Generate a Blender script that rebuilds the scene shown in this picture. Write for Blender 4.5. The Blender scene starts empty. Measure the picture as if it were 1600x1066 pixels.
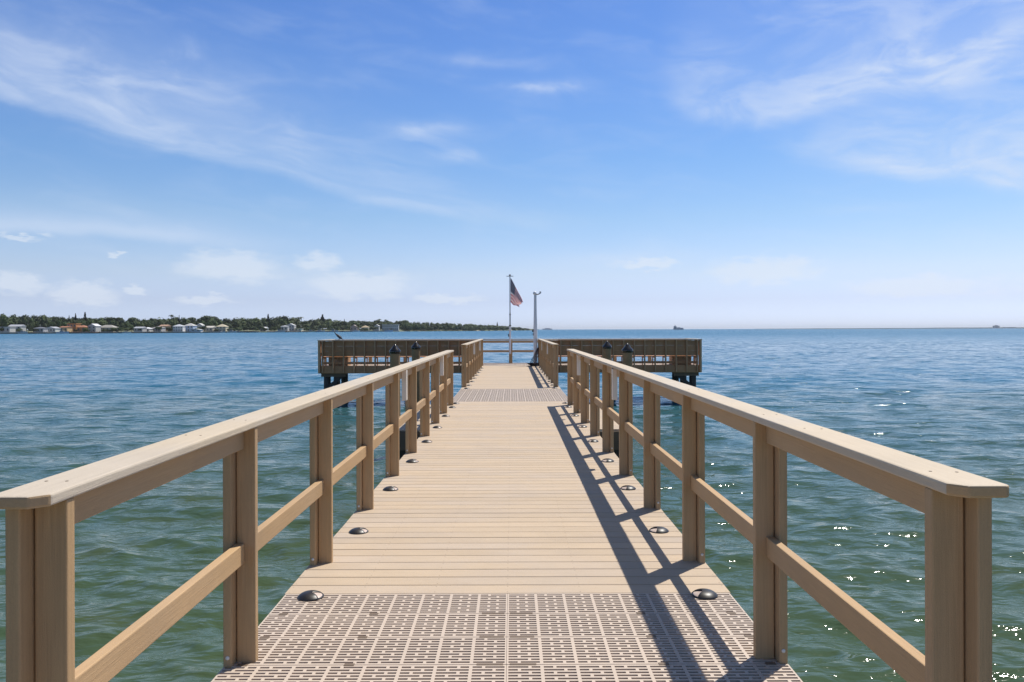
import bpy, bmesh, math, random
import numpy as np
from mathutils import Vector, Matrix, noise as mnoise
random.seed(7); rng = np.random.default_rng(7)
S = bpy.context.scene
COL = S.collection
PI = math.pi
R = math.radians

# ------------------------------------------------------------------ camera
F = 1220.0            # focal length in pixels of the 1600 px wide frame
CAMX, CAMZ = 0.015, 1.458
cam_d = bpy.data.cameras.new('camera'); cam = bpy.data.objects.new('camera', cam_d); COL.objects.link(cam)
cam_d.sensor_width = 36.0; cam_d.lens = F/1600*36
cam_d.clip_start = 0.05; cam_d.clip_end = 60000
cam.location = (CAMX, 0, CAMZ)
ROLL = 0.17
cam.matrix_world = Matrix.Translation((CAMX, 0, CAMZ)) @ Matrix.Rotation(R(90), 4, 'X') @ Matrix.Rotation(-R(ROLL), 4, 'Z')
cam_d.shift_x = 0.5/1600; cam_d.shift_y = -18/1600
S.camera = cam
HX, HY = 799.5, 515.0
def wx(px, D): return (px-HX)/F*D + CAMX
def hor(px): return HY - (px-HX)*math.tan(R(ROLL))
def wz(px, py, D): return CAMZ + (hor(px)-py)/F*D

# ------------------------------------------------------------------ light
SUN = Vector((0.40, 0.43, 1.05)).normalized()
el = math.asin(SUN.z); az = math.atan2(SUN.x, SUN.y)
sd = bpy.data.lights.new('sun', 'SUN'); sun = bpy.data.objects.new('sun', sd); COL.objects.link(sun)
sd.energy = 5.0; sd.angle = R(0.55); sd.color = (1.0, 0.95, 0.87)
sun.rotation_euler = (-SUN).to_track_quat('-Z', 'Y').to_euler()
S.view_settings.view_transform = 'Standard'; S.view_settings.look = 'None'
S.view_settings.exposure = 0.0; S.view_settings.gamma = 1.0
S.view_settings.use_curve_mapping = False

class G:
    """tiny node-graph helper"""
    def __init__(s, tree): s.t = tree; s.n = tree.nodes; s.l = tree.links
    def put(s, sock, v):
        if hasattr(v, 'is_output') or isinstance(v, bpy.types.NodeSocket): s.l.new(v, sock)
        else: sock.default_value = v
    def m(s, op, a, b=None, c=None, clamp=False):
        n = s.n.new('ShaderNodeMath'); n.operation = op; n.use_clamp = clamp
        for i, v in enumerate((a, b, c)):
            if v is not None: s.put(n.inputs[i], v)
        return n.outputs[0]
    def vm(s, op, a, b=None, sc=None):
        n = s.n.new('ShaderNodeVectorMath'); n.operation = op
        s.put(n.inputs[0], a)
        if b is not None: s.put(n.inputs[1], b)
        if sc is not None: s.put(n.inputs['Scale'], sc)
        return n.outputs[0]
    def mix(s, f, a, b, blend='MIX'):
        n = s.n.new('ShaderNodeMix'); n.data_type = 'RGBA'; n.blend_type = blend
        s.put(n.inputs[0], f)
        for i, v in ((6, a), (7, b)):
            if isinstance(v, (tuple, list)): v = tuple(v[:3])+(1,)
            s.put(n.inputs[i], v)
        return n.outputs[2]
    def noise(s, vec, scale, detail=4, rough=0.5, dist=0.0, col=False, lac=2.0):
        n = s.n.new('ShaderNodeTexNoise'); n.noise_dimensions = '3D'
        s.put(n.inputs['Vector'], vec); s.put(n.inputs['Scale'], scale); s.put(n.inputs['Detail'], detail)
        s.put(n.inputs['Roughness'], rough); s.put(n.inputs['Distortion'], dist); s.put(n.inputs['Lacunarity'], lac)
        return n.outputs['Color'] if col else n.outputs[0]
    def mapr(s, v, a, b, c=0.0, d=1.0, kind='SMOOTHSTEP'):
        n = s.n.new('ShaderNodeMapRange'); n.interpolation_type = kind; n.clamp = True
        s.put(n.inputs[0], v)
        for i, q in enumerate((a, b, c, d)): s.put(n.inputs[i+1], q)
        return n.outputs[0]
    def sep(s, v):
        n = s.n.new('ShaderNodeSeparateXYZ'); s.put(n.inputs[0], v); return n.outputs
    def comb(s, x, y, z):
        n = s.n.new('ShaderNodeCombineXYZ')
        for i, v in enumerate((x, y, z)): s.put(n.inputs[i], v)
        return n.outputs[0]
    def ramp(s, v, pts, interp='LINEAR'):
        n = s.n.new('ShaderNodeValToRGB'); s.put(n.inputs[0], v); r = n.color_ramp; r.interpolation = interp
        while len(r.elements) < len(pts): r.elements.new(0.5)
        for e, (p, c) in zip(r.elements, sorted(pts, key=lambda q: q[0])):
            e.position = p; e.color = (c, c, c, 1) if isinstance(c, (int, float)) else tuple(c)+(1,)
        return n.outputs[0]

# ------------------------------------------------------------------ sky
W = bpy.data.worlds.new('World'); S.world = W; W.use_nodes = True
g = G(W.node_tree); g.n.clear()
sky = g.n.new('ShaderNodeTexSky'); sky.sky_type = 'NISHITA'; sky.sun_disc = False
sky.sun_elevation = el; sky.sun_rotation = az
sky.altitude = 0; sky.air_density = 1.0; sky.dust_density = 0.6; sky.ozone_density = 1.6
tc = g.n.new('ShaderNodeTexCoord').outputs['Generated']
dx, dy, dz = g.sep(tc)
EL = g.m('MULTIPLY', g.m('ARCSINE', dz), 180/PI)
AZ = g.m('MULTIPLY', g.m('ARCTAN2', dx, dy), 180/PI)
def AE(px, py):
    u = (px-HX)/F; v = (hor(px)-py)/F
    return math.degrees(math.atan(u)), math.degrees(math.atan(v/math.hypot(1, u)))
ELc = g.m('DIVIDE', g.m('MAXIMUM', EL, 0), 90, clamp=True)
# tint by elevation: in view, the ratio of the photographed sky to the clear-air model
SKYT = [(e/90, tuple(v/3 for v in c)) for e, c in [(0.0, (1.12, 1.40, 2.35)), (0.8, (1.06, 1.30, 2.2)), (2, (.95, 1.06, 1.67)), (4, (1.05, 1.08, 1.39)), (8, (.90, 1.05, 1.28)),
        (12, (.75, 1.0, 1.31)), (16, (.70, .97, 1.36)), (20, (.64, .92, 1.38)), (24, (.60, .88, 1.38)), (42, (.50, .61, .72)), (90, (.53, .60, .66))]]  # upper sky, out of view, dimmed to weaken blue fill in the shadows
tint = g.ramp(ELc, SKYT)
skyc = g.mix(1.0, sky.outputs[0], g.vm('SCALE', tint, sc=3.0), 'MULTIPLY')
# wisps: wobble the direction a little so that edges fray
wob = g.noise(tc, 7.0, 5, 0.6, col=True)
wob2 = g.noise(g.vm('MULTIPLY', tc, (1, 1, 3.0)), 38.0, 4, 0.6, col=True)
w1 = g.sep(g.vm('SUBTRACT', wob, (0.5, 0.5, 0.5))); w2 = g.sep(g.vm('SUBTRACT', wob2, (0.5, 0.5, 0.5)))
AZw = g.m('ADD', AZ, g.m('MULTIPLY', w1[0], 3.4)); ELw = g.m('ADD', EL, g.m('MULTIPLY', w1[1], 1.5))
AZc = g.m('ADD', AZ, g.m('MULTIPLY', w2[0], 2.4)); ELq = g.m('ADD', EL, g.m('MULTIPLY', w2[1], 1.7))
fib = g.noise(g.comb(g.m('MULTIPLY', AZw, 0.09), g.m('MULTIPLY', g.m('ADD', ELw, g.m('MULTIPLY', AZ, 0.18)), 0.55), 0.0), 1.0, 7, 0.55, 0.6)
fib = g.mapr(fib, 0.36, 0.72)
fib2 = g.noise(g.comb(g.m('MULTIPLY', AZw, 0.16), g.m('MULTIPLY', ELw, 0.42), 3.0), 1.0, 7, 0.56, 0.7)
fib2 = g.mapr(fib2, 0.34, 0.70)
def gauss(a0, e0, wa, we, A=AZw, E=ELw, slope=0.0):
    a = g.m('DIVIDE', g.m('SUBTRACT', A, a0), wa)
    ee = g.m('SUBTRACT', E, e0)
    if slope: ee = g.m('SUBTRACT', ee, g.m('MULTIPLY', g.m('SUBTRACT', A, a0), slope))
    b = g.m('DIVIDE', ee, we)
    return g.m('EXPONENT', g.m('MULTIPLY', g.m('ADD', g.m('MULTIPLY', a, a), g.m('MULTIPLY', b, b)), -1.0))
def edge_band(pts, sharp, decay, amp, fade):
    """cloud sheet with a crisp lower edge that follows pts (pixels) and thins out upward"""
    P = [AE(x, y) for x, y in pts]
    A0, A1 = -40.0, 40.0; E0, E1 = 0.0, 40.0
    f = g.ramp(g.m('DIVIDE', g.m('SUBTRACT', AZw, A0), A1-A0, clamp=True), [((a-A0)/(A1-A0), (e-E0)/(E1-E0)) for a, e in P], 'B_SPLINE' if len(pts) > 4 else 'EASE')
    d = g.m('SUBTRACT', g.m('ADD', EL, g.m('MULTIPLY', w1[1], 1.4)), g.m('MULTIPLY', f, E1-E0))
    up = g.mapr(d, -sharp*0.5, sharp)
    dn = g.m('EXPONENT', g.m('DIVIDE', g.m('MAXIMUM', d, 0.0), -decay))
    fa = g.m('MULTIPLY', g.mapr(AZ, fade[0], fade[1]), g.mapr(AZ, fade[2], fade[3], 1.0, 0.0))
    return g.m('MULTIPLY', g.m('MULTIPLY', g.m('MULTIPLY', up, dn), fa), amp)
def mx(px): return AE(px, 300)[0]
wis = edge_band([(-300, 90), (0, 158), (130, 188), (270, 238), (400, 264), (560, 308), (820, 366)], 0.7, 1.9, 0.52, (-80, -60, mx(560), mx(980)))
wis = g.m('MULTIPLY', wis, g.m('ADD', 0.5, g.m('MULTIPLY', fib, 0.8)))
c2 = edge_band([(-400, 330), (0, 358), (200, 372), (420, 388)], 0.7, 0.9, 0.85, (-80, -60, mx(200), mx(520)))
c3 = edge_band([(940, 100), (1040, 172), (1110, 204), (1180, 206), (1260, 188), (1350, 160), (1700, 100)], 0.9, 5.0, 0.62, (mx(1020), mx(1110), 44, 60))
c3 = g.m('MULTIPLY', c3, g.m('ADD', 0.35, g.m('MULTIPLY', fib2, 0.75)))
c4 = edge_band([(1100, 236), (1250, 246), (1370, 272), (1450, 286), (1560, 300), (1900, 330)], 0.9, 4.6, 0.72, (mx(1200), mx(1420), 44, 60))
c4 = g.m('MULTIPLY', c4, g.m('ADD', 0.35, g.m('MULTIPLY', fib2, 0.75)))
acc = g.m('ADD', wis, c2); acc = g.m('ADD', acc, c3); acc = g.m('ADD', acc, c4)
for (px, py, w, h, amp, sl) in [(848, 137, 60, 9, .42, 0), (660, 205, 62, 11, .40, 0), (722, 246, 36, 9, .34, 0), (1375, 325, 80, 7, .16, 0),
                            (735, 95, 75, 9, .20, -.05), (200, 110, 190, 60, .32, -.12), (1500, 70, 150, 70, .15, 0), (980, 405, 110, 12, .25, 0), (1560, 215, 160, 40, .25, 0), (300, 190, 160, 30, .25, -.15)]:
    a, e = AE(px, py)
    q = g.m('MULTIPLY', gauss(a, e, w/F*57.3, h/F*57.3, slope=sl), g.m('MULTIPLY', g.m('ADD', 0.45, g.m('MULTIPLY', fib2, 0.8)), amp))
    acc = g.m('ADD', acc, q)
# thin veil everywhere (also outside the frame)
acc = g.m('ADD', acc, g.m('MULTIPLY', g.m('MULTIPLY', fib, fib2), 0.14))
skyc = g.mix(g.m('MINIMUM', acc, 0.9), skyc, (7.0, 7.9, 9.5))
# low cumulus banks near the horizon
cum = None
for (px, py, w, h) in [(360, 418, 72, 26), (500, 412, 34, 17), (560, 446, 95, 24), (132, 458, 52, 17), (32, 444, 45, 17), (208, 454, 18, 8),
                       (1195, 424, 84, 22), (1450, 448, 105, 20), (700, 466, 60, 9), (38, 372, 26, 5), (180, 396, 12, 4), (320, 470, 45, 8),
                       (1680, 440, 80, 20), (-120, 440, 90, 24), (1010, 412, 50, 8)]:
    a, e = AE(px, py)
    q = gauss(a, e, w/F*57.3, h/F*57.3, AZc, ELq)
    cum = q if cum is None else g.m('MAXIMUM', cum, q)
puff = g.noise(g.vm('MULTIPLY', tc, (1, 1, 1.8)), 26.0, 7, 0.58)
cm = g.mapr(g.m('ADD', cum, g.m('MULTIPLY', g.m('SUBTRACT', puff, 0.5), 0.9)), 0.20, 0.82)
skyc = g.mix(g.m('MULTIPLY', cm, 0.5), skyc, (7.9, 8.5, 9.4))
bg = g.n.new('ShaderNodeBackground'); bg.inputs[1].default_value = 0.10
g.l.new(skyc, bg.inputs[0])
wo = g.n.new('ShaderNodeOutputWorld'); g.l.new(bg.outputs[0], wo.inputs[0])

# ------------------------------------------------------------------ materials
def newmat(name):
    m = bpy.data.materials.new(name); m.use_nodes = True
    q = G(m.node_tree); b = q.n['Principled BSDF']
    return m, q, b
def setb(b, **k):
    for n, v in k.items():
        n = n.replace('_', ' ')
        if isinstance(v, (tuple, list)) and len(v) == 3: v = tuple(v)+(1,)
        b.inputs[n].default_value = v
def bump(q, b, h, dist=0.002, strength=1.0):
    n = q.n.new('ShaderNodeBump'); n.inputs['Distance'].default_value = dist; n.inputs['Strength'].default_value = strength
    q.l.new(h, n.inputs['Height']); q.l.new(n.outputs[0], b.inputs['Normal']); return n
def composite(name, col, axis, rough=0.62, var=0.10, screws=False, weather=0.12):
    """wood-plastic composite: grain embossed along one axis"""
    m, q, b = newmat(name)
    oc = q.n.new('ShaderNodeTexCoord').outputs['Object']
    oi = q.n.new('ShaderNodeObjectInfo').outputs['Random']
    off = q.comb(q.m('MULTIPLY', oi, 37.0), q.m('MULTIPLY', oi, 91.0), q.m('MULTIPLY', oi, 53.0))
    v = q.vm('ADD', oc, off)
    st = [90, 90, 90]; st['xyz'.index(axis)] = 3.2
    grain = q.noise(q.vm('MULTIPLY', v, tuple(st)), 1.0, 5, 0.6, 0.5)
    fine = q.noise(v, 420.0, 2, 0.5)
    big = q.noise(v, 2.6, 4, 0.6)
    vv = q.m('ADD', q.m('MULTIPLY', q.m('SUBTRACT', oi, 0.5), var), q.m('MULTIPLY', q.m('SUBTRACT', big, 0.5), weather*2))
    vv = q.m('ADD', vv, q.m('MULTIPLY', q.m('SUBTRACT', grain, 0.5), 0.44 if axis == 'z' else 0.22))
    vv = q.m('ADD', vv, q.m('MULTIPLY', q.m('SUBTRACT', fine, 0.5), 0.26))
    c = q.vm('SCALE', col, sc=q.m('ADD', vv, 1.0))
    warm = q.noise(v, 1.1, 2, 0.5)
    c = q.mix(q.mapr(warm, 0.4, 0.65), c, q.vm('MULTIPLY', c, (0.955, 0.985, 1.06)))
    if screws:
        o = q.sep(oc)
        fx = q.m('SUBTRACT', q.m('FRACT', q.m('ADD', q.m('DIVIDE', o[0], 0.405), 0.5)), 0.5)
        fx = q.m('MULTIPLY', fx, 0.405)
        fy = q.m('SUBTRACT', q.m('ABSOLUTE', o[1]), 0.045)
        d = q.m('SQRT', q.m('ADD', q.m('MULTIPLY', fx, fx), q.m('MULTIPLY', fy, fy)))
        c = q.mix(q.mapr(d, 0.0035, 0.005, 0.55, 0.0), c, (0.13, 0.095, 0.065))
        st2 = q.noise(q.vm('MULTIPLY', v, (1.2, 6, 1)), 1.0, 5, 0.65)
        c = q.mix(q.mapr(st2, 0.52, 0.75, 0.0, 0.16), c, (0.30, 0.22, 0.16))
    q.l.new(c, b.inputs['Base Color'])
    setb(b, Roughness=rough); b.inputs['Specular IOR Level'].default_value = 0.3
    bump(q, b, q.m('ADD', grain, q.m('MULTIPLY', fine, 0.4)), 0.0022, 0.9)
    return m
RAILC = (0.49, 0.320, 0.165)
m_post = composite('composite_post', RAILC, 'z')
m_rail = composite('composite_rail', RAILC, 'y')
m_railx = composite('composite_rail_cross', RAILC, 'x')
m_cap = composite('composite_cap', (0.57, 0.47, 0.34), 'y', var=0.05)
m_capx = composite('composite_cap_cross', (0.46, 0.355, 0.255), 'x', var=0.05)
m_board = composite('composite_deck_board', (0.515, 0.40, 0.28), 'x', rough=0.7, var=0.10, screws=True, weather=0.10)
m_side = composite('composite_fascia', (0.33, 0.235, 0.16), 'x')
m_head = composite('weathered_brown_timber', (0.52, 0.30, 0.15), 'z', weather=0.3, var=0.2)
m_headx = composite('weathered_brown_timber_cross', (0.50, 0.26, 0.125), 'x', weather=0.3, var=0.2)
def plain(name, col, rough=0.5, metal=0.0, ns=8.0, amt=0.15, bumpd=0.0, spec=0.5):
    m, q, b = newmat(name)
    oc = q.n.new('ShaderNodeTexCoord').outputs['Object']
    n = q.noise(oc, ns, 5, 0.6)
    oi = q.n.new('ShaderNodeObjectInfo').outputs['Random']
    f = q.m('ADD', q.m('ADD', 1.0, q.m('MULTIPLY', q.m('SUBTRACT', n, 0.5), amt*2)), q.m('MULTIPLY', q.m('SUBTRACT', oi, 0.5), amt*0.6))
    q.l.new(q.vm('SCALE', col, sc=f), b.inputs['Base Color'])
    setb(b, Roughness=rough, Metallic=metal); b.inputs['Specular IOR Level'].default_value = spec
    if bumpd: bump(q, b, n, bumpd)
    return m
m_grate = plain('moulded_grating_plastic', (0.56, 0.455, 0.36), 0.55, ns=14, amt=0.07, bumpd=0.0005)
m_clip = plain('rusty_deck_clip', (0.17, 0.12, 0.08), 0.6)
m_frame = plain('treated_framing_timber', (0.16, 0.115, 0.075), 0.8, ns=5, amt=0.3)
m_pile = plain('wet_dark_piling', (0.045, 0.037, 0.030), 0.6, ns=4, amt=0.4, bumpd=0.01)
m_mpile = plain('wrapped_mooring_piling', (0.28, 0.18, 0.085), 0.7, ns=6, amt=0.4, bumpd=0.006)
m_capcone = plain('black_glossy_piling_cap', (0.016, 0.014, 0.014), 0.2, amt=0.3, spec=0.6)
m_white = plain('white_vinyl', (0.80, 0.72, 0.62), 0.4, amt=0.05)
m_whitepole = plain('white_painted_pole', (0.74, 0.75, 0.77), 0.35, amt=0.06)
m_black = plain('black_plastic_dome', (0.020, 0.017, 0.015), 0.42, amt=0.4, spec=0.6)
m_lens = plain('clouded_solar_lens', (0.60, 0.48, 0.40), 0.4, amt=0.3)
m_steel = plain('grey_metal', (0.32, 0.33, 0.36), 0.35, metal=0.7)
m_rope = plain('dark_hose', (0.03, 0.022, 0.022), 0.5)
m_rope2 = plain('brown_hose', (0.10, 0.04, 0.03), 0.5)
m_bolt = plain('pale_bolt_cap', (0.75, 0.72, 0.68), 0.4)
m_bird = plain('dark_grey_feathers', (0.055, 0.055, 0.065), 0.6, ns=40, amt=0.5)
m_bill = plain('grey_brown_bill', (0.22, 0.17, 0.12), 0.4)

# ------------------------------------------------------------------ mesh helpers
class MB:
    def __init__(s): s.v = []; s.f = []; s.smooth = []; s.uv = None
    def quad(s, a, b, c, d):
        n = len(s.v); s.v += [a, b, c, d]; s.f.append((n, n+1, n+2, n+3)); return s
    def tri(s, a, b, c):
        n = len(s.v); s.v += [a, b, c]; s.f.append((n, n+1, n+2)); return s
    def box(s, x0, x1, y0, y1, z0, z1, M=None):
        n = len(s.v)
        p = [Vector((x, y, z)) for z in (z0, z1) for x, y in ((x0, y0), (x1, y0), (x1, y1), (x0, y1))]
        if M is not None: p = [M @ q for q in p]
        s.v += [tuple(q) for q in p]
        s.f += [tuple(n+i for i in q) for q in ((3, 2, 1, 0), (4, 5, 6, 7), (0, 1, 5, 4), (1, 2, 6, 5), (2, 3, 7, 6), (3, 0, 4, 7))]
        return s
    def lathe(s, prof, seg=24, c=(0, 0, 0), a0=0.0, a1=2*PI, close=True, M=None):
        n = len(s.v); full = abs(a1-a0-2*PI) < 1e-6; k = seg if full else seg+1
        for r, z in prof:
            for i in range(k):
                a = a0+(a1-a0)*i/seg
                p = Vector((c[0]+r*math.cos(a), c[1]+r*math.sin(a), c[2]+z))
                if M is not None: p = M @ p
                s.v.append(tuple(p))
        for j in range(len(prof)-1):
            for i in range(seg):
                a, b = n+j*k+i, n+j*k+(i+1) % k if full else n+j*k+i+1
                s.f.append((a, b, b+k, a+k))
        if close and full:
            s.f.append(tuple(n+i for i in range(k))[::-1])
            s.f.append(tuple(n+(len(prof)-1)*k+i for i in range(k)))
        return s
    def tube(s, pts, r, seg=8, taper=None):
        pts = [Vector(p) for p in pts]; n = len(s.v); up = None
        for i, p in enumerate(pts):
            t = (pts[min(i+1, len(pts)-1)]-pts[max(i-1, 0)]).normalized()
            if up is None: up = Vector((0, 0, 1)) if abs(t.z) < 0.9 else Vector((1, 0, 0))
            a = t.cross(up).normalized(); b = a.cross(t).normalized(); up = b
            rr = r if taper is None else r*taper[i]
            for k in range(seg):
                w = 2*PI*k/seg; s.v.append(tuple(p+a*math.cos(w)*rr+b*math.sin(w)*rr))
        for i in range(len(pts)-1):
            for k in range(seg):
                q = n+i*seg; k2 = (k+1) % seg
                s.f.append((q+k, q+k2, q+seg+k2, q+seg+k))
        s.f.append(tuple(n+k for k in range(seg))[::-1]); q = n+(len(pts)-1)*seg
        s.f.append(tuple(q+k for k in range(seg)))
        return s
    def mesh(s, name, mat, bevel=0.0, smooth=False, seg=2, merge=False):
        me = bpy.data.meshes.new(name); me.from_pydata(s.v, [], s.f)
        if bevel or merge:
            bm = bmesh.new(); bm.from_mesh(me)
            if merge: bmesh.ops.remove_doubles(bm, verts=bm.verts, dist=1e-4)
            if bevel:
                es = [e for e in bm.edges if len(e.link_faces) == 2 and e.calc_face_angle(0) > 0.5]
                bmesh.ops.bevel(bm, geom=es, offset=bevel, segments=seg, affect='EDGES', profile=0.5, clamp_overlap=True)
            bm.to_mesh(me); bm.free()
        if smooth: me.shade_smooth()
        elif bevel: me.shade_smooth(); me.set_sharp_from_angle(angle=R(60)) if False else None
        if bevel and not smooth:
            me.shade_flat()
        if mat is not None: me.materials.append(mat)
        me.update(); return me
def put(name, me, parent=None, loc=(0, 0, 0), rz=0.0, sc=None, kind=None, label=None):
    o = bpy.data.objects.new(name, me); COL.objects.link(o)
    o.location = loc; o.rotation_euler = (0, 0, rz)
    if sc: o.scale = sc
    if parent is not None: o.parent = parent
    if kind: o['kind'] = kind
    if label: o['label'] = label
    return o
def thing(name, label, cat, loc=(0, 0, 0), group=None, rz=0.0, me=None):
    o = bpy.data.objects.new(name, me); COL.objects.link(o); o.location = loc; o.rotation_euler = (0, 0, rz)
    o['label'] = label; o['category'] = cat
    if group: o['group'] = group
    return o
ORD = ['first', 'second', 'third', 'fourth', 'fifth', 'sixth', 'seventh', 'eighth', 'ninth', 'tenth', 'eleventh', 'twelfth']

# ------------------------------------------------------------------ water
WZ = -1.5
def build_water():
    # fan grid in world space, finest around the pier, out to 22 km
    fr = np.linspace(-48, 48, 760)
    side = np.concatenate([np.linspace(50, 178, 40), np.linspace(-180, -50, 40)])
    th = np.radians(np.sort(np.concatenate([fr, side])))
    r = [1.2]
    while r[-1] < 260: r.append(r[-1]*1.0088+0.002)
    rr = np.array(r + [320, 420, 600, 900, 1400, 2300, 4000, 7500, 13000, 22000])
    T, RR = np.meshgrid(th, rr, indexing='xy')
    X = RR*np.sin(T); Y = RR*np.cos(T)
    Z = np.zeros_like(X); DX = np.zeros_like(X); DY = np.zeros_like(X)
    sp = np.gradient(rr)[:, None]*np.ones_like(X)
    g2 = np.random.default_rng(11)
    N = 130
    lam = np.exp(g2.uniform(np.log(0.26), np.log(5.5), N))
    wind = R(-100)     # crests come from ahead and slightly from the right
    for i in range(N):
        k = 2*PI/lam[i]; a = wind+g2.normal(0, 0.5); ph = g2.uniform(0, 2*PI)
        amp = 0.0052*(1.02 if lam[i] < 0.9 else (0.66 if lam[i] < 2.2 else 0.42))*lam[i]**0.95*(1.0 if lam[i] < 3.2 else (3.2/lam[i])**1.5)
        kx, ky = k*np.cos(a), k*np.sin(a)
        w = np.clip((lam[i]/sp-2.2)/2.0, 0, 1)*amp
        p = kx*X+ky*Y+ph+0.9*np.sin(0.31*X*np.cos(a+1.3)+0.27*Y*np.sin(a+1.3)+ph*3)
        Z += w*np.cos(p); DX -= w*np.cos(a)*np.sin(p)*0.9; DY -= w*np.sin(a)*np.sin(p)*0.9
    co = np.stack([X+DX, Y+DY, Z+WZ], -1).reshape(-1, 3)
    nr, nt = X.shape
    i, j = np.meshgrid(np.arange(nr-1), np.arange(nt), indexing='ij')
    j2 = (j+1) % nt
    q = np.stack([i*nt+j, i*nt+j2, (i+1)*nt+j2, (i+1)*nt+j], -1).reshape(-1, 4)[:, ::-1]
    me = bpy.data.meshes.new('water')
    me.vertices.add(len(co)+1); me.vertices.foreach_set('co', np.concatenate([co, [[0, 0, WZ]]]).astype(np.float32).ravel())
    # centre fan
    jj = np.arange(nt); tr = np.stack([np.full(nt, len(co)), (jj+1) % nt, jj], -1)
    loops = np.concatenate([q.ravel(), tr.ravel()]); me.loops.add(len(loops)); me.loops.foreach_set('vertex_index', loops.astype(np.int32))
    st = np.concatenate([np.arange(len(q))*4, len(q)*4+np.arange(nt)*3]); me.polygons.add(len(st))
    me.polygons.foreach_set('loop_start', st.astype(np.int32))
    me.update(calc_edges=True); me.shade_smooth()
    m, q_, b = newmat('sea_water')
    pos = q_.n.new('ShaderNodeNewGeometry').outputs['Position']
    p = q_.sep(pos)
    dist = q_.m('SQRT', q_.m('ADD', q_.m('MULTIPLY', p[0], p[0]), q_.m('MULTIPLY', p[1], p[1])))
    wvar = q_.noise(pos, 0.05, 4, 0.6)
    # the bottom drops away from the beach: green shallows to blue-green depth
    deep = q_.mapr(q_.m('ADD', p[1], q_.m('MULTIPLY', q_.m('SUBTRACT', wvar, 0.5), 40)), 0.0, 60.0)
    c = q_.mix(deep, (0.056, 0.090, 0.044), (0.008, 0.115, 0.200))
    sand = q_.noise(pos, 0.55, 4, 0.6, 0.8)
    c = q_.mix(q_.m('MULTIPLY', q_.mapr(sand, 0.45, 0.75), q_.m('MULTIPLY', q_.m('SUBTRACT', 1.0, deep), 0.6)), c, (0.070, 0.086, 0.028))
    q_.l.new(c, b.inputs['Base Color'])
    b.inputs['IOR'].default_value = 1.333; b.inputs['Specular IOR Level'].default_value = 0.34
    q_.l.new(q_.mapr(dist, 4, 500, 0.07, 0.26), b.inputs['Roughness'])
    rot = q_.n.new('ShaderNodeMapping'); q_.l.new(pos, rot.inputs[0]); rot.inputs['Rotation'].default_value = (0, 0, R(8)); rot.inputs['Scale'].default_value = (0.5, 1.0, 1.0)
    v = rot.outputs[0]
    n1 = q_.noise(v, 7.0, 3, 0.5, 0.3)
    n2 = q_.noise(v, 2.7, 3, 0.5, 0.3)
    n3 = q_.noise(v, 1.05, 3, 0.5, 0.25)
    nearf = q_.mapr(dist, 40, 200, 1.0, 0.25)
    h = q_.m('ADD', q_.m('MULTIPLY', n1, 0.024), q_.m('MULTIPLY', n2, 0.085))
    h = q_.m('ADD', h, q_.m('MULTIPLY', q_.m('MULTIPLY', n3, 0.34), q_.mapr(dist, 6, 60, 0.30, 1.0)))
    bn = bump(q_, b, q_.m('MULTIPLY', h, nearf), 1.0, 1.0)
    # farther out the chop is smaller than a pixel: scatter the facet slopes themselves
    ca = q_.noise(q_.vm('MULTIPLY', pos, (0.55, 1.0, 1.0)), 1.5, 4, 0.65, col=True)
    cb_ = q_.noise(q_.vm('MULTIPLY', pos, (0.35, 0.8, 1.0)), 0.30, 4, 0.65, col=True)
    gust = q_.mapr(q_.noise(q_.vm('MULTIPLY', pos, (0.4, 1.0, 1.0)), 0.018, 4, 0.6), 0.3, 0.7, 0.75, 1.2)
    sa = q_.vm('SUBTRACT', ca, (0.5, 0.5, 0.5)); sb_ = q_.vm('SUBTRACT', cb_, (0.5, 0.5, 0.5))
    sl = q_.vm('ADD', q_.vm('SCALE', sa, sc=2.7), q_.vm('SCALE', sb_, sc=1.1))
    sl = q_.vm('MULTIPLY', q_.vm('SCALE', sl, sc=q_.m('MULTIPLY', q_.mapr(dist, 12, 160, 0.12, 1.0), gust)), (0.8, 1.0, 0.0))
    # facets that lean toward the viewer side of a wave train show most: mean lean against the wind
    nn = q_.vm('NORMALIZE', q_.vm('ADD', bn.outputs[0], sl))
    q_.l.new(nn, b.inputs['Normal'])
    me.materials.append(m)
    o = put('water', me, kind='structure'); o['label'] = 'choppy green-blue sea water around the pier'
build_water()

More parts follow.
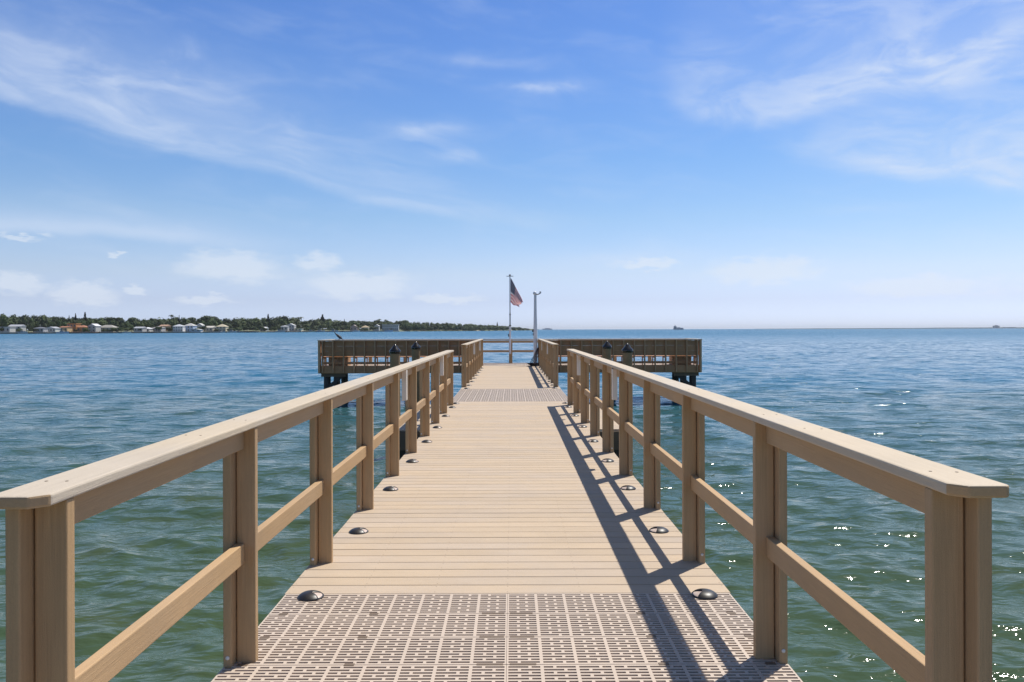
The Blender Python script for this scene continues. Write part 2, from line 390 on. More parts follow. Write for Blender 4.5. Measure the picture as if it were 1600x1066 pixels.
# ------------------------------------------------------------------ pier walkway
HW = 1.235
DCX = -0.012
def grating_mesh(L=1.2255, Wd=0.2988, th=0.032, cells=8, lines=10):
    """moulded grating panel, origin at its centre, slots cut right through"""
    cw = L/cells; rib = 0.015; gap = 0.014; edge = 0.008
    lw = (Wd-2*edge)/lines; bar = lw*0.45
    xs = set()
    for c in range(cells):
        x = -L/2+c*cw
        for q in (0, rib/2, cw*0.36-gap/2, cw*0.36+gap/2, cw*0.66-gap/2, cw*0.66+gap/2, cw-rib/2): xs.add(round(x+q, 5))
    xs.add(round(L/2, 5)); xs = sorted(xs)
    ys = [-Wd/2]; 
    for l in range(lines):
        y = -Wd/2+edge+l*lw; ys += [y+bar/2, y+lw-bar/2]
    ys.append(Wd/2)
    def solid(i, j):
        if j % 2 == 0: return True
        l = j//2; xm = (xs[i]+xs[i+1])/2+L/2; c = int(xm/cw); u = xm-c*cw
        if u < rib/2 or u > cw-rib/2: return True
        g0 = cw*(0.36 if (l+c) % 2 == 0 else 0.66)
        return abs(u-g0) < gap/2
    mb = MB(); V = {}
    def vert(i, j, k):
        if (i, j, k) not in V: V[(i, j, k)] = len(mb.v); mb.v.append((xs[i], ys[j], -th*k))
        return V[(i, j, k)]
    nx, ny = len(xs)-1, len(ys)-1
    # rows that are fully solid become one long face
    for j in range(ny):
        if j % 2 == 0:
            mb.f.append(tuple(vert(i, j, 0) for i in range(nx+1))+tuple(vert(i, j+1, 0) for i in range(nx, -1, -1)))
            continue
        for i in range(nx):
            if solid(i, j): mb.f.append((vert(i, j, 0), vert(i+1, j, 0), vert(i+1, j+1, 0), vert(i, j+1, 0)))
            else:
                if i == 0 or solid(i-1, j): mb.f.append((vert(i, j, 0), vert(i, j+1, 0), vert(i, j+1, 1), vert(i, j, 1)))
                if i == nx-1 or solid(i+1, j): mb.f.append((vert(i+1, j+1, 0), vert(i+1, j, 0), vert(i+1, j, 1), vert(i+1, j+1, 1)))
                mb.f.append((vert(i+1, j, 0), vert(i, j, 0), vert(i, j, 1), vert(i+1, j, 1)))
                mb.f.append((vert(i, j+1, 0), vert(i+1, j+1, 0), vert(i+1, j+1, 1), vert(i, j+1, 1)))
    n = len(mb.v); a, b_ = L/2, Wd/2
    mb.v += [(-a, -b_, 0), (a, -b_, 0), (a, b_, 0), (-a, b_, 0), (-a, -b_, -th), (a, -b_, -th), (a, b_, -th), (-a, b_, -th)]
    mb.f += [(n, n+4, n+5, n+1), (n+1, n+5, n+6, n+2), (n+2, n+6, n+7, n+3), (n+3, n+7, n+4, n)]
    return mb.mesh('grating_panel', m_grate)
me_grate = grating_mesh()
walk = thing('pier_walkway', 'long straight tan pier walkway of composite boards and pale slotted grating over the water', 'pier', (0, 0, 0))
PITCH = 0.1462
me_board = MB().box(-HW, HW, -0.0685, 0.0685, -0.025, 0).mesh('board', m_board, bevel=0.003, seg=1)
def lay_boards(y0, y1):
    n = round((y1-y0)/PITCH); p = (y1-y0)/n
    for i in range(n):
        put('board', me_board, walk, (DCX+random.uniform(-.001, .001), y0+(i+0.5)*p, random.uniform(-.0008, .0008)))
def lay_grating(y1, n, par=walk, xs=(-0.6135, 0.6135)):
    for i in range(n):
        for x in xs: put('grating_panel', me_grate, par, (x+DCX, y1-(i+0.5)*0.3048, -0.001))
Y_A = 4.315
lay_grating(Y_A, 23)
lay_boards(Y_A, 15.80)
lay_grating(15.80+11*0.3048, 11)
Y_C = 15.80+11*0.3048
lay_boards(Y_C, 31.42)
# dark clips where grating panels meet
cb = MB()
me_clip = MB().box(-0.058, 0.058, -0.0075, 0.0075, -0.004, 0.0015).mesh('clip', m_clip)
me_clip2 = MB().box(-0.022, 0.022, -0.011, 0.011, -0.004, 0.0015).mesh('clip_small', m_clip)
for i in range(1, 15):
    y = Y_A-i*0.3048
    for x in (-0.072, 0.072): put('panel_clip', me_clip, walk, (x+DCX, y, 0.0))
    for x in (-0.685, 0.685, -1.15, 1.15): put('panel_clip', me_clip2, walk, (x+DCX, y, 0.0))
# framing below: outer stringers, joists, cross beams, piles
me_str = MB().box(-0.03, 0.03, -17.5, 17.5, -0.32, -0.034).mesh('stringer', m_frame)
for x in (-1.185, 1.185): put('stringer', me_str, walk, (x, 13.9, 0))
me_joist = MB().box(-0.022, 0.022, -17.45, 17.45, -0.28, -0.034).mesh('joist', m_frame)
for x in (-0.80, -0.40, 0.0, 0.40, 0.80): put('joist', me_joist, walk, (x, 13.9, 0))
me_beam = MB().box(-1.35, 1.35, -0.07, 0.07, -0.56, -0.325).mesh('cross_beam', m_frame)
me_wpile = MB().lathe([(0.14, -3.2), (0.14, -0.565)], 16).mesh('pile', m_pile, smooth=False)
for k in range(10):
    y = -2.4+k*3.6
    put('cross_beam', me_beam, walk, (0, y, 0))
    for x in (-1.0, 1.0): put('pile', me_wpile, walk, (x, y, 0))

# side landings half way along, just outside the railings
for sgn, w in ((-1, 'left'), (1, 'right')):
    t = thing('side_landing', 'narrow tan side landing outside the %s railing near the pilings' % w, 'landing', (sgn*1.50, 11.4, 0))
    mb = MB().box(-0.245, 0.245, -0.0695, 0.0695, -0.025, 0).mesh('landing_board', m_board, bevel=0.003, seg=1)
    for i in range(26): put('board', mb, t, (0, 0.10+i*PITCH, -0.004))
    put('fascia', MB().box(-0.25, 0.25, -0.02, 0.018, -0.30, -0.032).mesh('fascia', m_frame), t, (0, 0, 0))
    put('outer_beam', MB().box(-0.02, 0.02, 0.02, 3.85, -0.30, -0.032).mesh('outer_beam', m_frame), t, (sgn*0.23, 0, 0))
    for y in (0.15, 3.6): put('post', MB().box(-0.07, 0.07, -0.07, 0.07, -3.0, -0.305).mesh('landing_post', m_pile), t, (sgn*0.1, y, 0))

# ------------------------------------------------------------------ railings
CAPZ = 1.083; CT = 0.031
def tpost():
    m = MB().box(1.090, 1.173, -0.019, 0.019, 0.0, CAPZ-CT-0.001).box(1.1778, 1.215, -0.070, 0.070, 0.0, CAPZ-CT-0.001)
    return m.mesh('railing_post', m_post, bevel=0.0045, seg=2)
me_tpost = tpost()
def recenter(me, dx): 
    me.transform(Matrix.Translation((-dx, 0, 0))); return me
recenter(me_tpost, 1.16)
me_bolt = MB().lathe([(0.009, 0), (0.008, 0.003), (0.003, 0.005)], 10, M=Matrix.Rotation(R(90), 4, 'X')).mesh('bolt_cap', m_bolt)
me_screw = MB().lathe([(0.0045, -0.001), (0.0042, 0.0010), (0, 0.0006)], 8, close=False).mesh('screw', m_clip)
def railing(sgn, y0, n, pitch, label, cap0, cap1, skirt=True):
    far = y0 > 10
    t = thing('railing', label, 'railing', (sgn*1.16-(0.025 if sgn < 0 else 0)-(0.02 if far else 0), y0-(0.02 if sgn < 0 else 0), 0 if far else (-0.022 if sgn < 0 else -0.006)))
    rz = 0 if sgn > 0 else PI
    ys = [k*pitch for k in range(n)]
    for k, y in enumerate(ys):
        p = put('post', me_tpost, t, (0, y, 0), rz)
        put('bolt_cap', me_bolt, p, (0.035, -0.071 if sgn > 0 else 0.071, 0.06), 0 if sgn > 0 else PI)
    me_m = MB().box(-0.019, 0.019, -(pitch-0.040)/2, (pitch-0.040)/2, -0.0445, 0.0445).mesh('rail_board', m_rail, bevel=0.004, seg=2)
    for k in range(n-1):
        y = (ys[k]+ys[k+1])/2
        put('middle_rail', me_m, t, (sgn*-0.0038, y, 0.500))
        put('upper_rail', me_m, t, (sgn*-0.0038, y, 1.003))
    # cap: corners cut at both ends, rounded top edges
    L0, L1 = cap0-y0, cap1-y0; xi, xo = -0.076, 0.066; ch = 0.036
    pts = [(xi+ch, L0), (xo-0.012, L0), (xo, L0+0.012), (xo, L1-0.012), (xo-0.012, L1), (xi+ch, L1), (xi, L1-ch), (xi, L0+ch)]
    m = MB(); k = len(pts)
    m.v = [(x, y, CAPZ-CT) for x, y in pts]+[(x, y, CAPZ) for x, y in pts]
    m.f = [tuple(range(k))[::-1], tuple(range(k, 2*k))]+[(i, (i+1) % k, k+(i+1) % k, k+i) for i in range(k)]
    me = m.mesh('cap_rail', m_cap, bevel=0.006, seg=2)
    me.materials.append(m_rail)      # end faces take the browner rail colour
    for f in me.polygons:
        if abs(f.normal.y) > 0.45 and abs(f.normal.z) < 0.5: f.material_index = 1
    if sgn < 0: me.transform(Matrix.Scale(-1, 4, (1, 0, 0))); me.flip_normals()
    cp = put('cap_rail', me, t, (0, 0, 0))
    if not far:
        for y in [ys[0]+0.05, ys[1]-0.5]+ys[1:6]:
            for x in (-0.028, 0.032): put('screw', me_screw, cp, (sgn*x+random.uniform(-.004, .004), y+random.uniform(-.012, .012), CAPZ))
    return t
P1, N1, Y1 = 1.4525, 10, 2.02
P2, N2, Y2 = 1.4525, 9, 19.82
rl = {}
for sgn, w in ((-1, 'left'), (1, 'right')):
    rl[(sgn, 0)] = railing(sgn, Y1, N1, P1, 'long tan composite railing along the %s edge of the near walkway' % w, 1.888, Y1+9*P1+0.13)
    rl[(sgn, 1)] = railing(sgn, Y2, N2, P2, 'tan composite railing on the %s between the grating strip and the pier head' % w, Y2-0.09, Y2+8*P2+0.05)

# slim white sleeves hung under the cap rails
me_slv = MB().box(-0.027, 0.027, -0.040, 0.040, -0.33, 0.0).mesh('white_sleeve', m_white, bevel=0.004, seg=2)
me_slh = MB().box(-0.028, -0.010, -0.006, 0.006, 0.0, 0.022).box(0.010, 0.028, -0.006, 0.006, 0.0, 0.022).mesh('sleeve_hanger', m_steel)
names = {8.4: 'nearest the camera', 12.9: 'second from the camera', 24.0: 'third from the camera', 28.3: 'farthest from the camera'}
for sgn, w in ((-1, 'left'), (1, 'right')):
    for d, nm in names.items():
        o = thing('fixture_sleeve', 'slim white box hanging under the %s cap rail, %s' % (w, nm), 'light fixture', (sgn*1.12-(0.02 if sgn < 0 else 0), d, CAPZ-CT-0.022), 'white fixtures under the cap rails')
        put('housing', me_slv, o); put('hanger', me_slh, o)

# dome lights on the deck
def dome_meshes():
    body = MB().lathe([(0.070, 0.0), (0.0705, 0.006), (0.067, 0.010), (0.058, 0.019), (0.045, 0.027), (0.028, 0.032), (0.010, 0.0335), (0.0, 0.0336)], 40)
    # wedge window: the dome is cut away over 70 degrees to a recessed pale lens
    mb = MB(); a0 = R(38); full = 2*PI-2*a0
    prof = [(0.070, 0.0), (0.0705, 0.006), (0.067, 0.010), (0.058, 0.019), (0.045, 0.027), (0.028, 0.032), (0.012, 0.0335)]
    mb.lathe(prof, 36, a0=a0, a1=a0+full, close=False)
    mb.lathe([(0.012, 0.0335), (0.0, 0.0338)], 36, close=False)
    for a in (a0, -a0):                       # cheeks of the cut
        pr = [(r*math.cos(a), r*math.sin(a), z) for r, z in prof]
        lo = [(r*math.cos(a), r*math.sin(a), 0.001) for r, z in prof]
        for i in range(len(pr)-1):
            q = (pr[i], pr[i+1], lo[i+1], lo[i]); mb.quad(*(q if a > 0 else q[::-1]))
    mb.lathe([(0.070, 0.0), (0.0705, 0.006), (0.062, 0.0075)], 8, a0=-a0, a1=a0, close=False)
    b_ = mb.mesh('dome_body', m_black, smooth=True, merge=True)
    ln = MB().lathe([(0.062, 0.0075), (0.056, 0.013), (0.042, 0.018), (0.014, 0.024), (0.012, 0.033)], 10, a0=-a0, a1=a0, close=False).mesh('dome_lens', m_lens, smooth=True)
    return b_, ln
me_dome, me_domelens = dome_meshes()
near_l = [4.28, 5.63, 7.12, 8.62, 10.12, 11.62, 13.12, 14.6, 15.35]
far_l = [19.25, 20.3, 21.75, 23.25, 24.8, 26.3, 27.8, 29.3]
for sgn, w in ((-1, 'left'), (1, 'right')):
    for lst, sec, x in ((near_l, 'near', 1.072), (far_l, 'far', 1.072)):
        for i, y in enumerate(lst):
            o = thing('deck_light', 'black dome light, %s from the camera along the %s edge of the %s walkway' % (ORD[i], w, sec),
                      'deck light', (sgn*x-(0.02 if sgn < 0 else 0)+random.uniform(-.006, .006), y+random.uniform(-.02, .02), 0.0005), 'black dome lights along the deck edges', (PI+R(15) if sgn > 0 else R(-12))+random.uniform(-.3, .3))
            o.scale = (1, 1, 0.86)
            put('dome', me_dome, o); put('lens', me_domelens, o)

# ------------------------------------------------------------------ pier head (the T)
TY0, TY1, TX = 31.45, 33.9, 7.70
TDX = -0.06
head = thing('pier', 'wide brown T-shaped pier head across the far end of the walkway', 'pier', (TDX, TY0, 0))
for i in range(8):
    for k in range(12):
        x = (k-5.5)*1.283
        put('grating_panel', me_grate, head, (x, 0.155+i*0.3052, 0.0), sc=(1.046, 1, 1))
for x in (-6.5, -3.5, 3.5, 6.5): pass
put('fascia_board', MB().box(1.25, TX, -0.045, -0.004, -0.29, 0.012).mesh('fascia', m_headx, bevel=0.004, seg=1), head)
put('fascia_board', MB().box(-TX, -1.25, -0.045, -0.004, -0.29, 0.012).mesh('fascia', m_headx, bevel=0.004, seg=1), head)
put('fascia_board', MB().box(-TX, TX, TY1-TY0+0.004, TY1-TY0+0.045, -0.29, 0.004).mesh('fascia', m_headx), head)
for s_ in (-1, 1): put('fascia_board', MB().box(-0.02, 0.02, -0.003, TY1-TY0+0.003, -0.29, 0.004).mesh('fascia', m_headx), head, (s_*(TX-0.022), 0, 0))
mj = MB().box(-TX+0.06, TX-0.06, -0.022, 0.022, -0.27, -0.034).mesh('joist', m_frame)
for y in (0.35, 0.8, 1.25, 1.7, 2.15): put('joist', mj, head, (0, y, 0))
mp = MB().lathe([(0.15, -1.9), (0.14, 0.0)], 16).mesh('head_pile', m_pile)
for s_ in (-1, 1):
    for x, y in ((7.44, 0.35), (6.82, 0.75), (7.44, 2.1), (1.6, 0.5), (1.6, 2.0), (4.4, 2.1)):
        put('pile', mp, head, (s_*x, y, -0.295))
    cx = 7.13*s_
    b = put('diagonal_brace', MB().box(-0.55, 0.55, -0.03, 0.03, -0.07, 0.07).mesh('brace', m_pile), head, (cx, 0.18, -0.68))
    b.rotation_euler = (0, R(42)*s_, 0)
    put('cross_beam', MB().box(-0.5, 0.5, -0.05, 0.05, -0.14, 0.0).mesh('beam', m_frame), head, (cx, 0.15, -0.295))
    b = put('diagonal_brace', MB().tube([(0, 0, 0), (0.10*s_, 0.1, -0.14), (0.08*s_, 0.2, -0.34), (-0.10*s_, 0.3, -0.55)], 0.05, 8).mesh('bent_brace', m_pile), head, (s_*6.70, 0.4, -0.32))

# bench-back railings along the near side of each wing
for s_, w in ((-1, 'left'), (1, 'right')):
    t = thing('bench_railing', 'dark brown boarded bench back railing along the near side of the %s wing' % w, 'railing', (TDX, TY0, 0))
    n = 15; x0, x1 = 1.62, 7.52
    mp_ = MB().box(-0.022, 0.022, -0.115, 0.044, -0.26, 1.018).mesh('batten', m_head, bevel=0.003, seg=1)
    me_arm = MB().box(-0.019, 0.019, 0.062, 0.50, 0.30, 0.34).box(-0.019, 0.019, 0.44, 0.50, 0.004, 0.30).mesh('bench_support', m_head)
    for k in range(n):
        x = s_*(x0+(x1-x0)*k/(n-1))
        put('post', mp_, t, (x, -0.045, 0)); put('bench_support', me_arm, t, (x, 0, 0))
    put('corner_post', MB().box(-0.045, 0.045, -0.09, 0.0, -0.28, 1.018).mesh('corner_post', m_head, bevel=0.004, seg=1), t, (s_*(TX-0.045), -0.046, 0))
    a, b_ = (1.30, TX-0.10)
    xa, xb = (a, b_) if s_ > 0 else (-b_, -a)
    for z0, z1 in ((0.806, 1.005), (0.603, 0.803), (0.400, 0.600)):
        put('backrest_board', MB().box(xa, xb, 0.004, 0.040, z0, z1).mesh('backrest_board', m_headx, bevel=0.004, seg=1), t)
    for q in range(3):
        put('seat_board', MB().box(xa, xb, 0.055+q*0.15, 0.195+q*0.15, 0.345, 0.380).mesh('seat_board', m_headx, bevel=0.004, seg=1), t)
    put('lower_rail', MB().box(xa, xb, 0.06, 0.098, 0.075, 0.165).mesh('lower_rail', m_headx), t)
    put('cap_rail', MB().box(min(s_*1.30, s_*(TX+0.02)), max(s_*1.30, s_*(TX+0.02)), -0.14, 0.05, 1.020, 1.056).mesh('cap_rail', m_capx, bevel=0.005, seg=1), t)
    # side railing at the end of the wing
    t2 = thing('end_railing', 'brown railing closing the outer end of the %s wing' % w, 'railing', (TDX+s_*(TX-0.05), TY0, 0))
    for y in (0.10, 0.8, 1.6, 2.30): put('post', MB().box(-0.019, 0.019, -0.045, 0.045, 0.008, 1.018).mesh('post', m_head), t2, (0, y, 0))
    put('cap_rail', MB().box(-0.07, 0.07, 0.055, 2.40, 1.020, 1.056).mesh('cap', m_cap, bevel=0.005, seg=1), t2)
    for z in (0.50, 0.94): put('side_rail', MB().box(0.021, 0.055, 0.06, 2.36, z-0.045, z+0.045).mesh('side', m_rail) if s_ < 0 else MB().box(-0.055, -0.021, 0.06, 2.36, z-0.045, z+0.045).mesh('side', m_rail), t2)
    # boarded storage box in the outer corner
    t3 = thing('storage_box', 'brown boarded storage box tucked into the %s end of the pier head' % w, 'box', (TDX+s_*6.98, TY0+0.62, 0.004))
    for i in range(6): put('board', MB().box(-0.062, 0.062, -0.36, -0.34, 0, 0.60).mesh('box_board', m_head), t3, (-0.32+i*0.128, 0, 0))
    put('carcass', MB().box(-0.375, 0.375, -0.339, 0.34, 0, 0.60).mesh('carcass', m_head), t3)
    put('lid', MB().box(-0.40, 0.40, -0.37, 0.37, 0.602, 0.635).mesh('lid', m_headx, bevel=0.004, seg=1), t3)

# far railing
ft = thing('far_railing', 'open tan two-rail railing along the seaward side of the pier head', 'railing', (TDX, TY1-0.07, 0))
mp_ = MB().box(-0.075, 0.075, -0.045, 0.045, 0.008, 1.008).mesh('far_post', m_post, bevel=0.004, seg=1)
for x in (-7.55, -6.05, -4.54, -3.03, -1.52, 0.03, 1.52, 3.03, 4.54, 6.05, 7.55): put('post', mp_, ft, (x, 0, 0))
for xa, xb in ((-TX, -0.01), (0.01, TX)):
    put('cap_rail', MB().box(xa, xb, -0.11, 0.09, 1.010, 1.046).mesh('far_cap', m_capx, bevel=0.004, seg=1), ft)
    put('upper_rail', MB().box(xa, xb, -0.09, -0.052, 0.885, 0.985).mesh('far_rail', m_railx), ft)
    put('middle_rail', MB().box(xa, xb, -0.09, -0.052, 0.475, 0.565).mesh('far_rail', m_railx), ft)

# mooring piles with black conical caps
mpile_body = MB().lathe([(0.125, -2.9), (0.122, -0.2), (0.118, 0.90)], 24).mesh('pile_shaft', m_mpile, smooth=False)
mpile_cap = MB().lathe([(0.124, -0.06), (0.136, -0.05), (0.137, 0.0), (0.130, 0.012), (0.088, 0.055), (0.035, 0.125), (0.008, 0.158), (0, 0.160)], 28, close=False).mesh('pile_cap', m_capcone, smooth=True)
for x, y, lab in ((-2.72, 18.3, 'brown mooring pile with black cone cap beside the left railing, nearer of the two'),
                  (-2.72, 22.3, 'brown mooring pile with black cone cap beyond the left railing, farther of the two'),
                  (2.77, 18.6, 'dark mooring pile with black cone cap beside the right railing, nearer of the two'),
                  (2.75, 22.4, 'dark mooring pile with black cone cap beyond the right railing, farther of the two')):
    o = thing('mooring_pile', lab, 'piling', (x, y, 0), 'mooring piles beside the pier')
    put('shaft', mpile_body, o); put('cap', mpile_cap, o, (0, 0, 0.965))

# flagpole and flag
FX = wx(797, 33.6); FY = 33.70
t = thing('flagpole', 'thin telescoping grey flagpole with a white base strapped to the far railing', 'flagpole', (FX, FY, 0))
z = lambda py: wz(797, py, 33.7)
put('base_sleeve', MB().lathe([(0.042, z(553)), (0.042, z(509))], 14).mesh('sleeve', m_whitepole, smooth=False), t, (0, -0.06, 0))
put('pole', MB().lathe([(0.030, z(509.2)), (0.030, z(491)), (0.024, z(490.5)), (0.022, z(432))], 12).mesh('pole', m_steel), t, (0, -0.06, 0))
put('coupling', MB().lathe([(0.045, z(510)), (0.045, z(508))], 12).mesh('coupling', m_rope), t, (0, -0.06, 0))
put('coupling', MB().lathe([(0.038, z(492)), (0.038, z(490.6))], 12).mesh('coupling', m_rope), t, (0, -0.06, 0))
put('cleat', MB().box(-0.085, -0.043, -0.02, 0.02, z(526), z(522)).mesh('cleat', m_rope), t, (0, -0.06, 0))
fin = MB().lathe([(0.0, z(431.6)), (0.035, z(431.2)), (0.05, z(430.2)), (0.035, z(429.2)), (0.0, z(428.8))], 12, close=False).box(-0.15, 0.15, -0.015, 0.015, z(432.4), z(431.4))
put('finial', fin.mesh('finial', m_steel), t, (0, -0.06, 0))
def flag():
    nu, nv = 46, 26; Ht = 1.06
    zt = z(434.5)
    verts = []; uvs = []
    for i in range(nu+1):
        u = i/nu
        for j in range(nv+1):
            v = j/nv
            top = Vector((0.52*u**1.05, 0, -1.05*u**1.1)); bot = Vector((0.34*u**0.9, 0, -Ht-0.17*math.sin(u*PI*0.5)))
            p = top.lerp(bot, v)
            fold = math.sin(v*5.0+u*4.0)*0.06*u**0.6+math.sin(u*11+v*3)*0.03*u
            p.y += fold; p.x += 0.03*math.sin(v*11+u*3)*u
            p.z += 0.02*math.sin(u*9+v*8)
            verts.append((p.x+0.03, p.y-0.06, p.z+zt)); uvs.append((u, v))
    faces = [(i*(nv+1)+j, i*(nv+1)+j+1, (i+1)*(nv+1)+j+1, (i+1)*(nv+1)+j) for i in range(nu) for j in range(nv)]
    me = bpy.data.meshes.new('flag'); me.from_pydata(verts, [], faces)
    uvl = me.uv_layers.new(name='UVMap')
    for lp in me.loops: uvl.data[lp.index].uv = uvs[lp.vertex_index]
    me.shade_smooth()
    m, q, b = newmat('flag_cloth')
    uv = q.n.new('ShaderNodeTexCoord').outputs['UV']; s3 = q.sep(uv)
    stripe = q.m('MODULO', q.m('FLOOR', q.m('MULTIPLY', s3[1], 13)), 2)
    c = q.mix(stripe, (0.60, 0.01, 0.02), (0.88, 0.87, 0.87))
    canton = q.m('MULTIPLY', q.m('LESS_THAN', s3[0], 0.40), q.m('LESS_THAN', s3[1], 7/13))
    # staggered rows of stars
    su = q.m('MULTIPLY', s3[0], 6/0.40); sv = q.m('MULTIPLY', s3[1], 9/(7/13))
    odd = q.m('MODULO', q.m('FLOOR', sv), 2)
    fu = q.m('SUBTRACT', q.m('FRACT', q.m('ADD', su, q.m('MULTIPLY', odd, 0.5))), 0.5); fv = q.m('SUBTRACT', q.m('FRACT', sv), 0.5)
    fv = q.m('MULTIPLY', fv, 0.7)
    star = q.m('LESS_THAN', q.m('ADD', q.m('MULTIPLY', fu, fu), q.m('MULTIPLY', fv, fv)), 0.055)
    cc = q.mix(star, (0.02, 0.03, 0.14), (0.8, 0.8, 0.8))
    fc = q.mix(canton, c, cc); q.l.new(fc, b.inputs['Base Color']); setb(b, Roughness=0.8)
    tr = q.n.new('ShaderNodeBsdfTranslucent'); q.l.new(fc, tr.inputs[0]); ms = q.n.new('ShaderNodeMixShader'); ms.inputs[0].default_value = 0.65
    q.l.new(b.outputs[0], ms.inputs[1]); q.l.new(tr.outputs[0], ms.inputs[2]); q.l.new(ms.outputs[0], q.n['Material Output'].inputs[0])
    me.materials.append(m)
    sol = thing('flag', 'stars and stripes flag drooping from the thin flagpole', 'flag', (FX, FY, 0), me=me)
    md = sol.modifiers.new('cloth', 'SOLIDIFY'); md.thickness = 0.003
flag()

# white light pole at the end of the right railing
LX = wx(836.5, 31.3)
t = thing('light_pole', 'tall slim white pole with small lamp and arm at the far right railing end', 'pole', (LX, 31.30, 0))
zz = lambda py: wz(836.5, py, 31.3)
put('mast', MB().lathe([(0.080, 0.004), (0.078, 1.4), (0.062, 2.1), (0.052, zz(461))], 18).mesh('mast', m_whitepole, smooth=False), t)
put('lamp_head', MB().lathe([(0, 0.0), (0.05, 0.01), (0.075, 0.05), (0.07, 0.10), (0.03, 0.14), (0, 0.145)], 16, close=False).mesh('lamp_head', m_whitepole, smooth=True), t, (-0.02, 0, zz(461)))
arm = MB().tube([(0.03, 0, zz(460)), (0.10, 0, zz(460.3)), (0.17, 0, zz(459)), (0.22, 0, zz(457.6))], 0.022, 8)
put('arm', arm.mesh('arm', m_steel), t)
ring = [(0.20+0.028*math.cos(a), 0, zz(458.2)+0.03+0.028*math.sin(a)) for a in np.linspace(-2.4, 3.4, 14)]
put('ring', MB().tube(ring, 0.016, 6).mesh('ring', m_steel), t)
put('bracket', MB().box(-0.125, -0.07, -0.03, 0.03, zz(519), zz(515)).box(-0.11, -0.072, -0.02, 0.02, zz(524), zz(521)).mesh('bracket', m_rope), t)

# hose and cord bundle on the rail end
t = thing('hose_bundle', 'dark hoses draped over the rail end beside the white pole and coiled on the deck', 'hose', (LX+0.10, 31.1, 0))
for k in range(5):
    a = random.uniform(0, 6); r0 = 0.10+0.03*k
    pts = [(0.10+0.02*k, 0.05*k-0.1, 0.92-0.03*k), (0.06-0.02*k, 0.04*k-0.1, 0.72), (0.00-0.04*k, 0.0, 0.42), (-0.10-0.05*k, -0.1, 0.18), (-0.16-0.04*k, -0.15-0.03*k, 0.04)]
    put('hose', MB().tube(pts, 0.013, 7).mesh('hose', m_rope if k % 3 else m_rope2), t)
    pts = [(0.12+0.015*k, 0.0, 0.88), (0.16, -0.05-0.03*k, 0.66), (0.13+0.02*k, -0.05, 0.38), (0.02+0.03*k, -0.1, 0.10), (-0.08, -0.1-0.04*k, 0.03)]
    put('hose', MB().tube(pts, 0.012, 7).mesh('hose', m_rope), t)
    ring = [(-0.18+r0*math.cos(w)*1.2, -0.15+r0*math.sin(w), 0.02+0.024*k) for w in np.linspace(0, 2*PI, 20)]
    put('coil', MB().tube(ring, 0.013, 7).mesh('coil', m_rope), t)
t = thing('deck_mat', 'small dark flat base plate on the deck at the foot of the white pole', 'mat', (LX-0.22, 30.75, 0.002))
put('plate', MB().lathe([(0.16, 0), (0.16, 0.012), (0.10, 0.022), (0, 0.024)], 20, close=False).mesh('plate', m_rope, smooth=True), t)

# fish cleaning table
t = thing('cleaning_table', 'white topped fish cleaning table behind the far right railing', 'table', (wx(861, 32.2), 32.2, 0.004))
put('table_top', MB().box(-0.30, 0.30, -0.30, 0.30, 0.90, 0.94).mesh('top', m_white, bevel=0.006, seg=2), t)
put('back_splash', MB().box(-0.30, 0.30, 0.28, 0.30, 0.942, 1.05).mesh('splash', m_white, bevel=0.004, seg=1), t)
for x in (-0.26, 0.26):
    for y in (-0.25, 0.25): put('leg', MB().box(-0.03, 0.03, -0.03, 0.03, 0.0, 0.898).mesh('leg', m_white), t, (x, y, 0))

# bird on the cap rail
def skin_obj(name, pts, edges, rad, mat, parent, loc, sub=2):
    me = bpy.data.meshes.new(name); me.from_pydata(pts, edges, [])
    o = bpy.data.objects.new(name, me); COL.objects.link(o)
    md = o.modifiers.new('s', 'SKIN'); 
    for v, r_ in zip(me.skin_vertices[0].data if len(me.skin_vertices) else [], rad): v.radius = r_ if isinstance(r_, tuple) else (r_, r_)
    if len(me.skin_vertices): me.skin_vertices[0].data[0].use_root = True
    sb = o.modifiers.new('u', 'SUBSURF'); sb.levels = sub; sb.render_levels = sub
    dg = bpy.context.evaluated_depsgraph_get(); dg.update()
    me2 = bpy.data.meshes.new_from_object(o.evaluated_get(dg)); me2.shade_smooth()
    me2.materials.clear(); me2.materials.append(mat)
    bpy.data.objects.remove(o)
    return put(name, me2, parent, loc)
BX, BY, BZ = wx(529.5, TY0-0.05), TY0-0.05, 1.057
bt = thing('bird', 'dark grey cormorant-like bird with long bill perched on the left wing rail', 'bird', (BX, BY, BZ))
pts = [(0.03, 0, 0.12), (0.085, 0, 0.075), (0.13, 0, 0.035), (-0.03, 0, 0.17), (-0.085, 0, 0.21), (-0.125, 0, 0.245), (-0.155, 0, 0.285), (-0.165, 0, 0.325), (-0.185, 0, 0.345)]
skin_obj('body', pts, [(0, 1), (1, 2), (0, 3), (3, 4), (4, 5), (5, 6), (6, 7), (7, 8)], [0.062, 0.042, 0.016, 0.060, 0.038, 0.022, 0.017, 0.020, 0.018], m_bird, bt, (0, 0, 0))
put('bill', MB().tube([(-0.19, 0, 0.348), (-0.225, 0, 0.335), (-0.255, 0, 0.31)], 0.009, 7, taper=[1, .7, .35]).mesh('bill', m_bill), bt)
